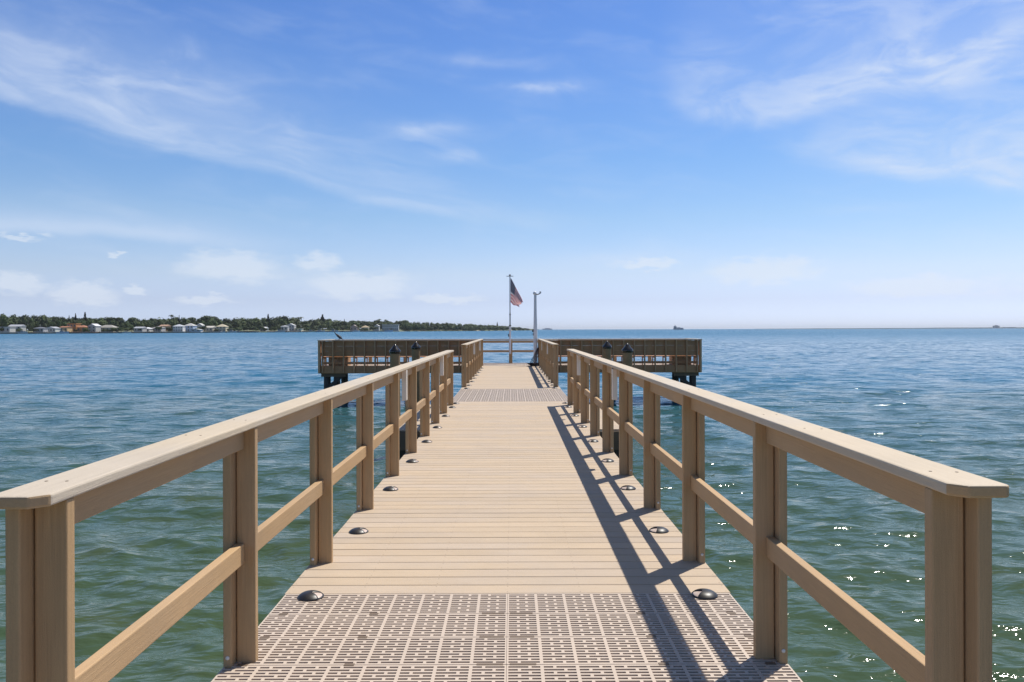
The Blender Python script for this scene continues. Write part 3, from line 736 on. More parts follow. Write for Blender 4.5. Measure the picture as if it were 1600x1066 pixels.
for s_ in (-1, 1):
    wg = MB().lathe([(0.0, -0.11), (0.025, -0.07), (0.035, 0.0), (0.022, 0.06), (0.0, 0.10)], 10, close=False)
    me = wg.mesh('wing', m_bird, smooth=True); me.transform(Matrix.Translation((0.03, s_*0.052, 0.125)) @ Matrix.Rotation(R(-52), 4, 'Y') @ Matrix.Scale(0.35, 4, (0, 1, 0)))
    put('wing', me, bt)
    put('leg', MB().tube([(0.01, s_*0.025, 0.075), (0.005, s_*0.028, 0.03), (-0.002, s_*0.03, 0.006)], 0.008, 6).box(-0.035, 0.012, s_*0.03-0.014, s_*0.03+0.014, 0.0, 0.007).mesh('leg', m_bill), bt)
put('tail', MB().box(-0.055, 0.055, -0.025, 0.025, -0.006, 0.006, M=Matrix.Translation((0.165, 0, 0.02)) @ Matrix.Rotation(R(35), 4, 'Y')).mesh('tail', m_bird), bt)

# ------------------------------------------------------------------ far shore
def interp(x, pts):
    if x <= pts[0][0]: return pts[0][1]
    for (a, p), (b_, q) in zip(pts, pts[1:]):
        if x <= b_: return p+(q-p)*(x-a)/(b_-a)
    return pts[-1][1]
DT = [(-1400, 620), (-400, 720), (0, 800), (200, 900), (410, 1050), (620, 1350), (760, 1750), (834, 2300)]
def SD(px): return interp(px, DT)
LANDZ = -0.25
def shore_pt(px, back=0.0, zz_=None):
    D = SD(px); return Vector((wx(px, D)*(D+back)/D, D+back, 0))
def land():
    mb = MB(); px = list(range(-1400, 835, 12))+[834]
    offs = [(0, LANDZ), (30, 0.4), (90, 1.5), (320, 3.0), (900, 3.0)]
    rows = []
    for p in px:
        e = 1.0 if p < 700 else max(0.02, (834-p)/134)
        rows.append([len(mb.v)+i for i in range(len(offs)+1)])
        s0 = shore_pt(p); mb.v.append((s0.x, s0.y-0.5, WZ-0.8))
        for o_, z_ in offs:
            q = shore_pt(p, o_*e); mb.v.append((q.x, q.y, z_ if o_ else (LANDZ if p < 600 else WZ+0.25)))
    for a, b_ in zip(rows, rows[1:]):
        for i in range(len(offs)): mb.f.append((a[i], b_[i], b_[i+1], a[i+1]))
    m, q, b = newmat('shore_ground')
    oc = q.n.new('ShaderNodeTexCoord').outputs['Object']
    n = q.noise(oc, 0.06, 5, 0.6); n2 = q.noise(oc, 0.02, 3, 0.6)
    c = q.mix(q.mapr(n, 0.4, 0.6), (0.085, 0.13, 0.035), (0.30, 0.27, 0.19))
    c = q.mix(q.mapr(n2, 0.45, 0.6), c, (0.05, 0.075, 0.03))
    q.l.new(c, b.inputs['Base Color']); setb(b, Roughness=0.9)
    put('shore_ground', mb.mesh('shore_ground', m), kind='structure')
    # beyond the headland: far low coast on the right
    mb = MB(); rows = []
    for p in range(1180, 2300, 20):
        D = 8200; hgt = 1.5+8.0*min(1, max(0, (p-1180)/300))*(0.8+0.4*mnoise.noise(Vector((p*0.013, 0, 0)))) 
        x = wx(p, D); rows.append(len(mb.v)); mb.v += [(x, D, WZ-1), (x, D+5, WZ+hgt*1.0+1.0), (x*1.05, D+400, WZ+hgt+1.5), (x*1.1, D+900, WZ-1)]
    for a, b_ in zip(rows, rows[1:]):
        for i in range(3): mb.f.append((a+i, b_+i, b_+i+1, a+i+1))
    put('far_coast', mb.mesh('far_coast', plain('far_coast_green', (0.06, 0.08, 0.05), 0.9, ns=0.01)), kind='structure')
land()
m_seawall = plain('pale_concrete_seawall', (0.42, 0.37, 0.30), 0.85, ns=0.15, amt=0.35)
m_seafoot = plain('dark_wet_seawall_foot', (0.07, 0.06, 0.05), 0.8, ns=0.15, amt=0.35)
sw = thing('seawall', 'pale concrete seawall with a dark wet foot along the far left shore', 'seawall', (0, 0, 0))
for nm, z0, z1, pr, mt in (('wall_face', WZ+0.9, 0.0, 1.2, m_seawall), ('wet_foot', WZ-0.3, WZ+0.9, 1.6, m_seafoot), ('wall_cap', 0.0, 0.25, 1.5, m_seawall)):
    mb = MB(); rows = []
    for p in range(-1400, 601, 20):
        q = shore_pt(p); rows.append(len(mb.v))
        mb.v += [(q.x, q.y-pr, z0), (q.x, q.y-pr, z1), (q.x, q.y+2, z1), (q.x, q.y+2, z0)]
    for a, b_ in zip(rows, rows[1:]):
        for i in range(4): mb.f.append((a+i, b_+i, b_+(i+1) % 4, a+(i+1) % 4))
    put(nm, mb.mesh(nm, mt), sw)

# --- trees
def leafmat(name, col, col2):
    m, q, b = newmat(name)
    oc = q.n.new('ShaderNodeTexCoord').outputs['Object']; oi = q.n.new('ShaderNodeObjectInfo').outputs['Random']
    n = q.noise(q.vm('ADD', oc, q.comb(oi, oi, oi)), 5.0, 3, 0.6)
    c = q.mix(q.mapr(n, 0.35, 0.65), col, col2)
    c = q.vm('SCALE', c, sc=q.m('ADD', 0.65, q.m('MULTIPLY', oi, 0.7)))
    q.l.new(c, b.inputs['Base Color']); setb(b, Roughness=0.7); b.inputs['Specular IOR Level'].default_value = 0.25
    return m
m_leafA = leafmat('leaves_dark', (0.025, 0.040, 0.016), (0.055, 0.080, 0.026))
m_leafB = leafmat('leaves_olive', (0.045, 0.065, 0.022), (0.085, 0.105, 0.035))
m_leafC = leafmat('leaves_conifer', (0.018, 0.034, 0.018), (0.035, 0.055, 0.026))
m_leafM = leafmat('leaves_mangrove', (0.040, 0.068, 0.020), (0.075, 0.105, 0.032))
m_bark = plain('bark', (0.09, 0.07, 0.05), 0.9, ns=3, amt=0.3)
def crown_mesh(seed, mat, lobes=9, leaves=520, flat=0.75, base=0.22):
    r = random.Random(seed); mb = MB()
    L = []
    for i in range(lobes):
        a = r.uniform(0, 2*PI); d = r.uniform(0.05, 0.36)
        L.append((Vector((d*math.cos(a), d*math.sin(a), base+0.18+r.uniform(0.0, 0.42)*(1-d))), r.uniform(0.14, 0.24)))
    for c, rad in L:      # small opaque hearts, faceted and uneven
        bm = bmesh.new(); bmesh.ops.create_icosphere(bm, subdivisions=1, radius=rad*0.80)
        n = len(mb.v)
        for v in bm.verts:
            p = c+Vector((v.co.x, v.co.y, v.co.z*flat))*(1+0.35*mnoise.noise(v.co*9+c*7)); mb.v.append(tuple(p))
        for f in bm.faces: mb.f.append(tuple(n+v.index for v in f.verts))
        bm.free()
    for i in range(leaves):
        c, rad = r.choice(L)
        d = Vector((r.gauss(0, 1), r.gauss(0, 1), r.gauss(0, 1))).normalized()
        p = c+Vector((d.x, d.y, d.z*flat))*rad*r.uniform(0.75, 1.22)
        s_ = r.uniform(0.022, 0.050)
        t1 = d.cross(Vector((r.gauss(0, 1), r.gauss(0, 1), r.gauss(0, 1)))).normalized(); t2 = (d+Vector((r.gauss(0, .5), r.gauss(0, .5), r.gauss(0, .5)))).cross(t1).normalized()
        mb.quad(tuple(p-t1*s_-t2*s_*.6), tuple(p+t1*s_-t2*s_*.7), tuple(p+t1*s_*.7+t2*s_), tuple(p-t1*s_*.8+t2*s_*.7))
    zm = max(v[2] for v in mb.v)
    mb.v = [(x, y, z*0.92/zm) for x, y, z in mb.v]
    return mb.mesh('crown', mat)
def trunk_mesh(seed, h=0.5, rr_=0.022):
    r = random.Random(seed)
    mb = MB().tube([(0, 0, -0.04), (r.uniform(-.01, .01), 0, h*0.5), (r.uniform(-.02, .02), r.uniform(-.02, .02), h)], rr_, 7, taper=[1.3, 1, .6])
    for i in range(4):
        a = r.uniform(0, 6.28); mb.tube([(0, 0, h*0.6), (0.10*math.cos(a), 0.10*math.sin(a), h*0.85), (0.2*math.cos(a), 0.2*math.sin(a), h*1.15)], rr_*.5, 5, taper=[1, .8, .4])
    return mb.mesh('trunk', m_bark)
broad = [(crown_mesh(i, [m_leafA, m_leafB, m_leafA, m_leafM][i % 4]), trunk_mesh(i)) for i in range(8)]
mang = [(crown_mesh(40+i, [m_leafM, m_leafA, m_leafB][i % 3], lobes=9, flat=0.8, base=0.0), trunk_mesh(40+i, 0.4)) for i in range(4)]
def conifer_mesh(seed):
    r = random.Random(seed); mb = MB()
    for k in range(16):
        zc = 0.22+0.76*k/15; rad = 0.13*(1-(k/15)**1.5*0.88)
        for i in range(13):
            a = r.uniform(0, 2*PI); L_ = rad*r.uniform(0.7, 1.15); s_ = 0.030
            p0 = Vector((0, 0, zc)); p1 = Vector((L_*math.cos(a), L_*math.sin(a), zc+r.uniform(-.02, .025)))
            w = Vector((-math.sin(a), math.cos(a), 0))*s_; u = Vector((0, 0, s_*0.8))
            mb.quad(tuple(p0-w), tuple(p1-w*.6), tuple(p1+w*.6), tuple(p0+w)); mb.quad(tuple(p0-u), tuple(p1-u), tuple(p1+u*.8), tuple(p0+u))
    return mb.mesh('crown', m_leafC)
def palm_mesh(seed):
    r = random.Random(seed); mb = MB()
    for i in range(26):
        a = 2*PI*i/26+r.uniform(-.15, .15); e = r.uniform(-0.4, 1.0); L_ = r.uniform(0.13, 0.18); pr = None
        for k in range(5):
            s_ = k/4; x = L_*s_*math.cos(min(e, 1.2)*0.8); zc = 0.90+L_*(s_*math.sin(e*.8)-0.7*s_*s_)
            c = Vector((x*math.cos(a), x*math.sin(a), zc)); w = Vector((-math.sin(a), math.cos(a), 0))*(0.018*(1-0.6*s_)+.004)
            if pr: mb.quad(tuple(pr[0]), tuple(c-w), tuple(c+w), tuple(pr[1]))
            pr = (c-w, c+w)
    return mb.mesh('crown', m_leafB)
def tree(name, meshes, px, back, top_py, width_px, label, cat='tree', group=None, hmul=1.0):
    D = SD(px)+back; zb = 0.2 if back > 20 else -0.2
    ztop = wz(px, top_py, D); H = max(3.0, (ztop-zb))*hmul
    wm = max(1.5, width_px/F*D)
    o = thing(name, label, cat, (wx(px, D), D, zb), group, random.uniform(0, 6.28))
    o.scale = (wm/0.85, wm/0.85, H/0.92)
    put('crown', meshes[0], o); put('trunk', meshes[1], o)
    return o
TL = [(-1400, 486), (0, 491), (20, 491.5), (30, 494), (42, 490.8), (52, 493), (60, 492), (75, 492), (85, 495), (100, 497), (115, 496), (150, 497.5), (165, 496), (205, 497), (240, 497.5), (284, 495.5), (302, 497), (310, 499), (325, 493), (344, 495.5), (353, 499.5), (371, 496), (384, 498), (393, 495.5),
      (410, 497), (420, 496), (445, 494), (462, 497), (480, 502.5), (491, 497), (521, 499), (537, 501), (551, 499.5), (569, 502), (586, 500.5), (606, 502), (620, 501), (640, 501.5), (700, 503), (760, 506.5), (790, 508), (815, 509.5), (832, 512.5)]
LMK = [(-30, 'left edge of the photo'), (8, 'flat roofed white house'), (22, 'white two storey house'), (59, 'dark roofed grey house'), (78, 'pale grey gabled house'), (98, 'tan side wing'), (112, 'orange two storey villa'),
       (126, 'small orange house'), (143, 'narrow peaked white house'), (166, 'wide cream house'), (190, 'gap after the cream house'), (216, 'grey dockside house'), (229, 'low white roofed house'), (245, 'brown grey house'), (256, 'tan orange house'),
       (277, 'light grey pitched house'), (295, 'pale blue house'), (310, 'white gabled house'), (327, 'beige house'), (345, 'cream yellow house'), (368, 'boats below the dark trees'), (390, 'dark low dock'), (411, 'small white house'), (428, 'gap left of the white pair'),
       (444, 'small grey roofed white house'), (454, 'white two storey house of the pair'), (466, 'cream boathouse'), (486, 'small cream boat'), (500, 'left white cruiser'), (521, 'right white cruiser'), (538, 'thin lone conifer'), (552, 'brown gabled house'),
       (570, 'yellow cream house'), (588, 'white gabled wing'), (602, 'long white house, left half'), (617, 'long white house, right half'), (636, 'end of the long white house')]
USED = {}
def where(px, kind):
    a, nm = min(LMK, key=lambda q: abs(q[0]-px)); d = px-a
    rel = 'behind' if abs(d) < 2.5 else ('just left of' if d < 0 else 'just right of')
    lab = '%s %s the %s' % (kind, rel, nm)
    return lab
k = 0
for px in np.arange(-60, 640, 10.5):
    p = px+random.uniform(-3, 3)
    tree('broadleaf_tree', random.choice(broad), p, random.uniform(120, 200), interp(p, TL)+random.choice([-1.6, -1.2, -0.4, 0.4]), random.uniform(17, 27), where(p, 'skyline tree'), group='skyline trees of the far shore')
for px in np.arange(-55, 640, 12.0):
    p = px+random.uniform(-4, 4)
    tree('broadleaf_tree', random.choice(mang), p, random.uniform(75, 115), interp(p, TL)+random.uniform(1.5, 5.0), random.uniform(15, 24), where(p, 'mid height tree'), group='middle trees of the far shore')
for px in [p for p in np.arange(-40, 640, 7.0)]:
    if any(a < px < b_ for a, b_ in ((0, 55), (62, 95), (97, 130), (134, 180), (207, 226), (270, 315), (336, 350), (437, 460), (560, 576), (586, 626))): 
        if random.random() < 0.40: continue
    p = px+random.uniform(-2, 2)
    tree('low_tree', random.choice(mang+broad), p, random.uniform(5, 45), hor(p)-random.uniform(2.0, 7.5), random.uniform(8, 15), where(p, 'low bushy tree'), group='low trees and bushes among the far houses')
hk = list(np.arange(632, 832, 6.2))
NUMW = ['tip', 'second', 'third', 'fourth', 'fifth', 'sixth', 'seventh', 'eighth', 'ninth', 'tenth', 'eleventh', 'twelfth', 'thirteenth', 'fourteenth', 'fifteenth', 'sixteenth', 'seventeenth', 'eighteenth', 'nineteenth', 'twentieth']
for ih, px in enumerate(hk):
    rk = len(hk)-1-ih; hw = ('%s tree from the headland tip' % NUMW[rk] if 0 < rk < 20 else ('tree at the very tip of the headland' if rk == 0 else 'tree, %s from the long white house' % NUMW[max(1, ih+1)]))
    p = px+random.uniform(-2, 2)
    for row in range(2 if p < 800 else 1):
        tree('mangrove_tree', random.choice(mang), p, row*40+random.uniform(0, 25), interp(p, TL)+(3.2 if row == 0 else 0.3)*(1 if p < 760 else 0.4)+random.uniform(0, 1.4), random.uniform(11, 19), ('front row mangrove ' if row == 0 else 'back row mangrove ')+hw, group='trees of the wooded headland')
TALL = [('conifer', 108, 493.5, 3.0, 'small pointed conifer left of two taller ones above the orange house'), ('conifer', 118, 490.5, 4.5, 'middle of three pointed conifers above the orange house'),
        ('conifer', 133, 488.5, 6.0, 'tallest pointed dark conifer above the far shore'), ('palm', 268, 490.5, 6.5, 'tall palm with a round dark head rising above the skyline trees'),
        ('conifer', 280, 493, 2.6, 'very thin spiky conifer right of the tall round headed palm'), ('conifer', 419, 491.5, 6.0, 'dark blocky topped conifer above the shore right of the white roofed houses'),
        ('palm', 466, 494.5, 6, 'feathery palm, left one of a pair on the skyline'), ('palm', 471, 494, 6, 'feathery palm, right one of a pair on the skyline'),
        ('conifer', 504, 492, 8.0, 'thick dark conifer rising behind the moored white boats'), ('conifer', 538, 499, 2.6, 'small thin conifer on the skyline left of the gabled house'),
        ('palm', 593, 497.5, 4.5, 'dark palm above the long white house, left one'), ('palm', 602.5, 498.5, 4.0, 'dark palm above the long white house, right one'),
        ('conifer', 777, 503.5, 2.2, 'thin lone tree poking out of the wooded headland')]
me_con = [conifer_mesh(i) for i in range(3)]; me_palm = [palm_mesh(i) for i in range(3)]
tk = MB().tube([(0, 0, -0.03), (0, 0, 0.5), (0, 0, 0.97)], 0.012, 6, taper=[1.4, 1, .5]).mesh('trunk', m_bark)
tkp = MB().tube([(0, 0, -0.03), (0.01, 0, 0.45), (0, 0, 0.92)], 0.010, 6, taper=[1.5, 1, .9]).mesh('trunk', m_bark)
for i, (kd, px, top, w, lab) in enumerate(TALL):
    o = tree('conifer_tree' if kd == 'conifer' else 'palm_tree', ((me_con[i % 3], tk) if kd == 'conifer' else (me_palm[i % 3], tkp)), px, 105, top, w, lab, group=None)
    s = w/F*(SD(px)+105)/(0.17 if kd == 'conifer' else 0.20); o.scale = (s, s, o.scale[2]*0.94)

byl = {}
for o in COL.objects:
    if o.get('category') == 'tree' and o.get('group'): byl.setdefault(o['label'], []).append(o)
for lab, lst in byl.items():
    if len(lst) > 1:
        lst.sort(key=lambda o: o.location.x/o.location.y)
        wds = {2: ['left one', 'right one'], 3: ['left one', 'middle one', 'right one']}.get(len(lst), [w+' from left' for w in ORD])
        for o, w_ in zip(lst, wds): o['label'] = lab+', '+w_

# --- houses
HM = {}
def hm(c, rough=0.7):
    if c not in HM: HM[c] = plain('paint_%d' % len(HM), c, rough, ns=0.4, amt=0.10)
    return HM[c]
m_glass = plain('dark_window_glass', (0.03, 0.04, 0.05), 0.15, amt=0.2)
WHITE = (0.48, 0.47, 0.45); GREYW = (0.50, 0.52, 0.56)
def house(px0, px1, y_eave, y_ridge, wall, roof, nwin, label, back=14, kind='gable', depth=11, storeys=1, cat='house', base_dz=0.0, name='house'):
    pc = (px0+px1)/2; D = SD(pc)+back; zb = -0.1+base_dz
    hh = hor(pc)+3; y_eave += (hh-y_eave)*0.10; y_ridge += (hh-y_ridge)*0.12
    w = (px1-px0)/F*D*0.82; he = max(2.4, wz(pc, y_eave, D)-zb); hr = max(he+0.8, wz(pc, y_ridge, D)-zb)
    o = thing(name, label, cat, (wx(pc, D), D+depth/2, zb), 'houses on the far shore', R(random.uniform(-6, 6)))
    put('wall', MB().box(-w/2, w/2, -depth/2, depth/2, -0.6, he).mesh('wall', hm(wall)), o)
    e = 0.6; a, b_ = w/2+e, depth/2+e
    mb = MB()
    if kind == 'gable':       # ridge along x
        mb.quad((-a, -b_, he), (a, -b_, he), (a, 0, hr), (-a, 0, hr)); mb.quad((a, b_, he), (-a, b_, he), (-a, 0, hr), (a, 0, hr))
        mb.tri((-a, b_, he), (-a, -b_, he), (-a, 0, hr)); mb.tri((a, -b_, he), (a, b_, he), (a, 0, hr)); mb.quad((-a, b_, he), (a, b_, he), (a, -b_, he), (-a, -b_, he))
    elif kind == 'front':     # gable faces the water
        mb.quad((-a, b_, he), (-a, -b_, he), (0, -b_, hr), (0, b_, hr)); mb.quad((a, -b_, he), (a, b_, he), (0, b_, hr), (0, -b_, hr)); mb.quad((-a, b_, he), (a, b_, he), (a, -b_, he), (-a, -b_, he))
        g_ = MB().tri((-w/2, -depth/2-0.3, he), (w/2, -depth/2-0.3, he), (0, -depth/2-0.3, hr-0.35)).mesh('gable', hm(wall)); put('gable_wall', g_, o)
    elif kind == 'hip':
        r_ = max(0.3, a-b_) if a > b_ else 0.3
        mb.quad((-a, -b_, he), (a, -b_, he), (r_, 0, hr), (-r_, 0, hr)); mb.quad((a, b_, he), (-a, b_, he), (-r_, 0, hr), (r_, 0, hr))
        mb.tri((-a, b_, he), (-a, -b_, he), (-r_, 0, hr)); mb.tri((a, -b_, he), (a, b_, he), (r_, 0, hr)); mb.quad((-a, b_, he), (a, b_, he), (a, -b_, he), (-a, -b_, he))
    else:
        mb.box(-a, a, -b_, b_, he, he+0.45)
    put('roof', mb.mesh('roof', hm(roof)), o)
    sh = he/storeys
    ww = w/(nwin+0.6)*0.5
    wme = MB().box(-ww/2, ww/2, -0.12, 0.02, -sh*0.22, sh*0.26).mesh('window_frame', hm(WHITE)); pme = MB().box(-ww/2+0.15, ww/2-0.15, -0.17, -0.121, -sh*0.22+0.12, sh*0.26-0.12).mesh('pane', m_glass)
    for s_ in range(storeys):
        for i in range(nwin):
            x = -w/2+w*(i+0.5)/nwin
            f = put('window', wme, o, (x, -depth/2-0.02, s_*sh+sh*0.55)); put('pane', pme, f)
    return o
DG = (0.13, 0.14, 0.17); LG = (0.38, 0.39, 0.42); TAN = (0.45, 0.36, 0.26); CREAM = (0.62, 0.55, 0.40); OR = (0.50, 0.22, 0.07); TERR = (0.36, 0.15, 0.08)
house(-6, 16, 510.5, 509.2, WHITE, WHITE, 3, 'low white flat roofed house at the left edge of the far shore', kind='flat', back=8)
house(11, 33, 509, 505.5, WHITE, LG, 3, 'white two storey house with grey gabled roof near the left edge of the shore', storeys=2, back=24)
house(50, 68, 512.5, 509.5, LG, DG, 3, 'grey house with a dark blue grey roof left of the orange villa', kind='hip')
house(67, 89, 512.5, 509.3, (0.66, 0.66, 0.64), LG, 4, 'pale grey gabled house beside the dark roofed one', kind='front', back=20)
house(103, 120, 504.5, 502.5, OR, (0.50, 0.26, 0.10), 3, 'orange two storey villa with flat parapet roof', kind='flat', storeys=2, back=30)
house(92, 106, 510.5, 508.5, (0.58, 0.40, 0.22), TERR, 2, 'tan side wing left of the orange villa', kind='gable', back=20)
house(118, 134, 510.5, 506.5, OR, TERR, 2, 'small orange house with terracotta roof right of the orange villa', kind='hip', back=18)
house(136, 151, 508.5, 504.0, WHITE, (0.62, 0.62, 0.66), 2, 'narrow white house with a tall peaked front', kind='front', back=16, storeys=2)
house(150, 181, 511, 506.2, CREAM, (0.36, 0.34, 0.30), 4, 'wide cream house with a big grey brown hip roof', kind='hip', back=26)
house(208, 224, 512, 509.3, (0.45, 0.43, 0.42), LG, 3, 'grey dockside house with pale roof', kind='gable', back=8)
house(222, 234, 513, 510.3, WHITE, (0.74, 0.74, 0.76), 2, 'low white house with white roof beside the grey dockside house', kind='hip', back=12)
house(236, 254, 511.5, 508.2, (0.50, 0.46, 0.44), (0.27, 0.25, 0.25), 3, 'brown grey house with a dark low roof', kind='hip', back=14)
house(248, 262, 508.8, 505.8, (0.48, 0.32, 0.20), (0.42, 0.26, 0.17), 2, 'tan orange house half hidden by palms', kind='gable', back=34)
house(268, 286, 509, 505.0, (0.66, 0.66, 0.68), GREYW, 4, 'light grey two storey house with pitched roof', kind='hip', back=18, storeys=2)
house(286, 304, 508, 503.2, (0.50, 0.60, 0.76), WHITE, 3, 'pale blue house with a bright white metal roof', kind='hip', back=24, storeys=2)
house(305, 316, 507.5, 503.4, WHITE, WHITE, 2, 'white gabled house right of the blue one', kind='front', back=34)
house(320, 334, 511.2, 508.0, (0.55, 0.48, 0.38), (0.56, 0.52, 0.46), 2, 'beige house with pale roof under a big dark tree', kind='gable', back=28)
house(336, 354, 509.5, 504.8, CREAM, (0.54, 0.47, 0.33), 3, 'cream yellow house with cream hip roof', kind='hip', back=24, storeys=2)
house(406, 416, 512.5, 509.8, WHITE, (0.70, 0.68, 0.66), 2, 'small white house left of the tall dark conifer', kind='gable', back=14)
house(437, 450, 509.3, 507, WHITE, LG, 2, 'small white house with grey roof, left of the white pair', kind='hip', back=18)
house(445, 461, 507.5, 503.8, WHITE, (0.60, 0.60, 0.60), 3, 'white two storey house, right of the white pair', kind='front', back=24, storeys=2)
house(460, 472, 513.4, 511.2, CREAM, CREAM, 2, 'low cream boathouse behind the moored boats', kind='flat', back=4, cat='boathouse', name='boathouse')
house(546, 559, 510.5, 506, (0.38, 0.30, 0.27), (0.30, 0.24, 0.22), 2, 'brown house with a steep front gable', kind='front', back=22)
house(563, 577, 511, 507.2, CREAM, (0.46, 0.36, 0.22), 2, 'yellow cream house left of the long white house', kind='hip', back=18)
house(583, 593, 508.5, 505.6, WHITE, (0.62, 0.60, 0.60), 2, 'white gabled wing at the left of the long white house', kind='front', back=26)
house(594, 625, 506.5, 504.6, WHITE, (0.64, 0.62, 0.60), 8, 'long white two storey house with rows of windows', kind='flat', back=24, storeys=2)
house(296, 315, 516.3, 513.2, (0.55, 0.52, 0.50), (0.70, 0.69, 0.68), 2, 'white roofed boathouse standing over the water', kind='front', back=-13, depth=8, cat='boathouse', name='boathouse', base_dz=0)

# --- moored boats
def boat(px, L, label, hull=WHITE, back=-9, cabin=True):
    D = SD(px)+back
    o = thing('moored_boat', label, 'boat', (wx(px, D), D, WZ), 'boats moored along the far shore', R(random.uniform(-25, 25)))
    n = 9; mb = MB(); h = L*0.13
    for i in range(n+1):
        u = i/n; x = (u-0.45)*L; wd = L*0.15*(1-max(0, (u-0.55)/0.45)**2*0.97); hz = h*(1+0.5*u*u)
        mb.v += [(x, -wd*0.7, -0.3), (x, -wd, hz), (x, wd, hz), (x, wd*0.7, -0.3)]
    for i in range(n):
        for j in range(4): mb.f.append((i*4+j, (i+1)*4+j, (i+1)*4+(j+1) % 4, i*4+(j+1) % 4))
    mb.f += [(0, 1, 2, 3), (n*4+3, n*4+2, n*4+1, n*4)]
    put('hull', mb.mesh('hull', hm(hull)), o)
    if cabin:
        put('cabin', MB().box(-L*.18, L*.16, -L*.09, L*.09, h, h+L*.13).mesh('cabin', hm(WHITE), bevel=L*.01, seg=1), o)
        put('windscreen', MB().box(-L*.12, L*.165, -L*.093, L*.093, h+L*.065, h+L*.105).mesh('windscreen', m_glass), o)
    put('canopy', MB().box(-L*.26, L*.05, -L*.10, L*.10, h+L*.24, h+L*.255).mesh('canopy', hm((0.30, 0.31, 0.33))), o)
    for x in (-L*.24, L*.03): put('canopy_post', MB().box(x-.05, x+.05, -L*.09, -L*.09+.1, h, h+L*.24).mesh('cpost', m_steel), o)
boat(36, 13, 'large white motor boat moored near the left edge of the shore')
boat(97, 12, 'blue grey boat with canopy moored below the orange villa', (0.40, 0.45, 0.52))
boat(197, 9, 'small white boat moored left of the grey dockside house')
boat(345, 10, 'white boat moored below the cream yellow house')
boat(362, 12, 'white boat moored right of the cream yellow house', WHITE)
boat(372, 9, 'dark hulled boat at the dock under the dark trees', (0.10, 0.12, 0.16))
boat(437, 13, 'white boat moored below the white pair of houses')
boat(486, 11, 'small cream boat left of the two white cruisers', CREAM)
boat(500, 14, 'white cruiser, left of the two below the thick dark conifer')
boat(521, 14, 'white cruiser, right of the two below the thick dark conifer')
boat(556, 12, 'pale boat moored below the brown gabled house', (0.6, 0.6, 0.62))
boat(607, 15, 'long low blue grey boat below the long white house', (0.45, 0.5, 0.6))
def dock(px, Wm, label, col=(0.42, 0.36, 0.30)):
    D = SD(px)-9; o = thing('boat_dock', label, 'dock', (wx(px, D), D, WZ), 'small docks on the far shore')
    put('platform', MB().box(-Wm/2, Wm/2, -3, 6, 1.25, 1.45).mesh('platform', hm(col)), o)
    n = int(Wm/3)+1
    pm = MB().lathe([(0.18, -0.5), (0.18, 2.6)], 6).mesh('dock_pile', m_pile)
    for i in range(n+1): put('pile', pm, o, (-Wm/2+Wm*i/n, -3.2, 0))
dock(60, 22, 'low dock in front of the dark roofed grey house'); dock(128, 30, 'pinkish dock and pier posts right of the orange villa', (0.50, 0.34, 0.28))
dock(160, 26, 'low dock in front of the wide cream house'); dock(245, 20, 'low dock in front of the brown grey house'); dock(330, 24, 'dock right of the white roofed boathouse')
dock(395, 18, 'dark low dock under the dark trees', (0.20, 0.17, 0.15)); dock(450, 24, 'dock left of the cream boathouse'); dock(540, 22, 'pale dock right of the two white cruisers', (0.50, 0.46, 0.38)); dock(612, 24, 'grey dock in front of the long white house', GREYW)

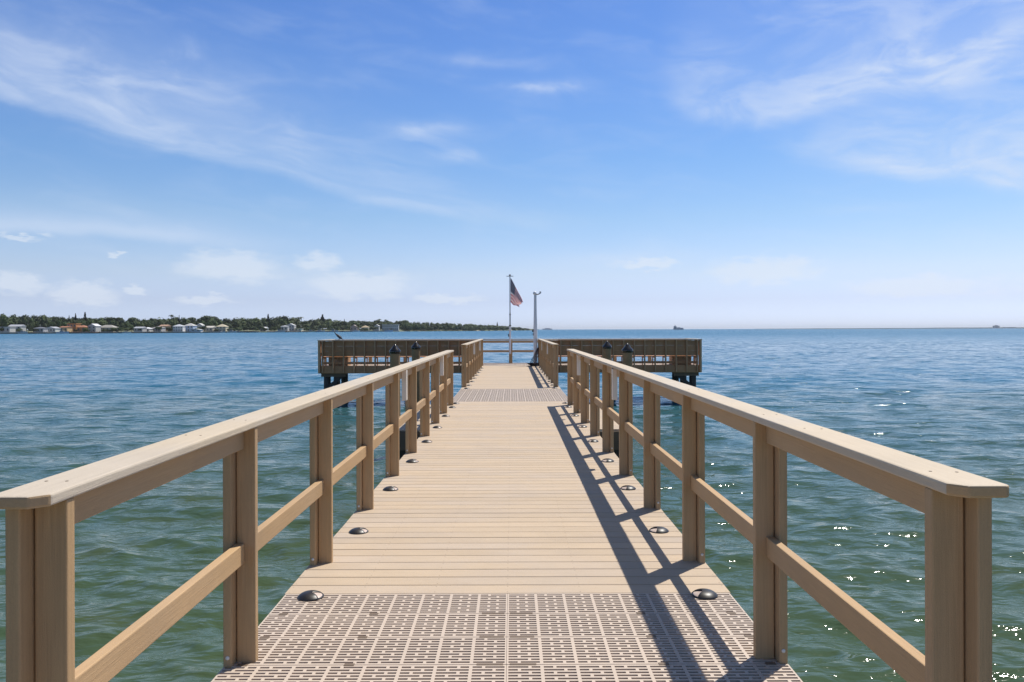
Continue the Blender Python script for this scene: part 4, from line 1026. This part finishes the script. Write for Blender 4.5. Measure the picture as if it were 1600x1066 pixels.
# --- horizon: ship, far buildings
D = 3400; sx = wx(1060, D)
o = thing('cargo_ship', 'small dark ship with superstructure on the horizon right of the pier', 'ship', (sx, D, WZ))
put('hull', MB().box(-22, 22, -5, 5, -0.5, 5.0).mesh('hull', hm((0.28, 0.30, 0.34))), o)  # ship greys lightened to put distance haze into the colour
put('superstructure', MB().box(-20, -8, -4, 4, 5.0, 14).box(-17, -12, -3, 3, 14, 17).mesh('superstructure', hm((0.20, 0.22, 0.26))), o)
put('deck_cargo', MB().box(-5, 8, -4, 4, 5.0, 10).box(10, 20, -4, 4, 5.0, 8).mesh('cargo', hm((0.42, 0.40, 0.42))), o)
put('mast', MB().box(-15, -14.3, -.3, .3, 17, 22).mesh('mast', hm((0.20, 0.22, 0.26))), o)
D = 7000
o = thing('distant_ship', 'very faint pale ship hull on the horizon just right of the white pole', 'ship', (wx(855, D), D, WZ))
put('hull', MB().box(-44, 44, -8, 8, -1, 9).mesh('hull', hm((0.35, 0.36, 0.42))), o)
put('superstructure', MB().box(-20, 26, -6, 6, 9, 14).mesh('sup', hm((0.35, 0.36, 0.42))), o)
D = 8100
o = thing('distant_tower_block', 'squat dark block building on the far right horizon', 'building', (wx(1556.5, D), D, 0))
put('tower', MB().box(-24, 24, -20, 20, -2, 26).mesh('tower', hm((0.22, 0.23, 0.25))), o)
put('roof_house', MB().box(-12, 10, -10, 10, 26, 32).mesh('roof_house', hm((0.22, 0.23, 0.25))), o)
o = thing('distant_low_building', 'long low building beside the squat block on the far right horizon', 'building', (wx(1578, D), D, 0))
put('wall', MB().box(-60, 50, -20, 20, -2, 9).mesh('wall', hm((0.14, 0.15, 0.17))), o)
put('roof', MB().box(-62, 52, -21, 21, 9, 10.5).mesh('roof', hm((0.2, 0.2, 0.22))), o)

# ------------------------------------------------------------------ haze
HAZE = 4.0e-5
if HAZE:
    m = bpy.data.materials.new('haze_air'); m.use_nodes = True; nt = m.node_tree; nt.nodes.clear()
    out = nt.nodes.new('ShaderNodeOutputMaterial'); v = nt.nodes.new('ShaderNodeVolumePrincipled')
    v.inputs['Color'].default_value = (0.92, 0.96, 1.0, 1); v.inputs['Density'].default_value = HAZE; v.inputs['Anisotropy'].default_value = 0.2
    nt.links.new(v.outputs[0], out.inputs['Volume'])
    b_ = MB().box(-24000, 24000, -24000, 24000, WZ-1.8, 70).mesh('haze', m)
    o = put('haze', b_, kind='stuff')
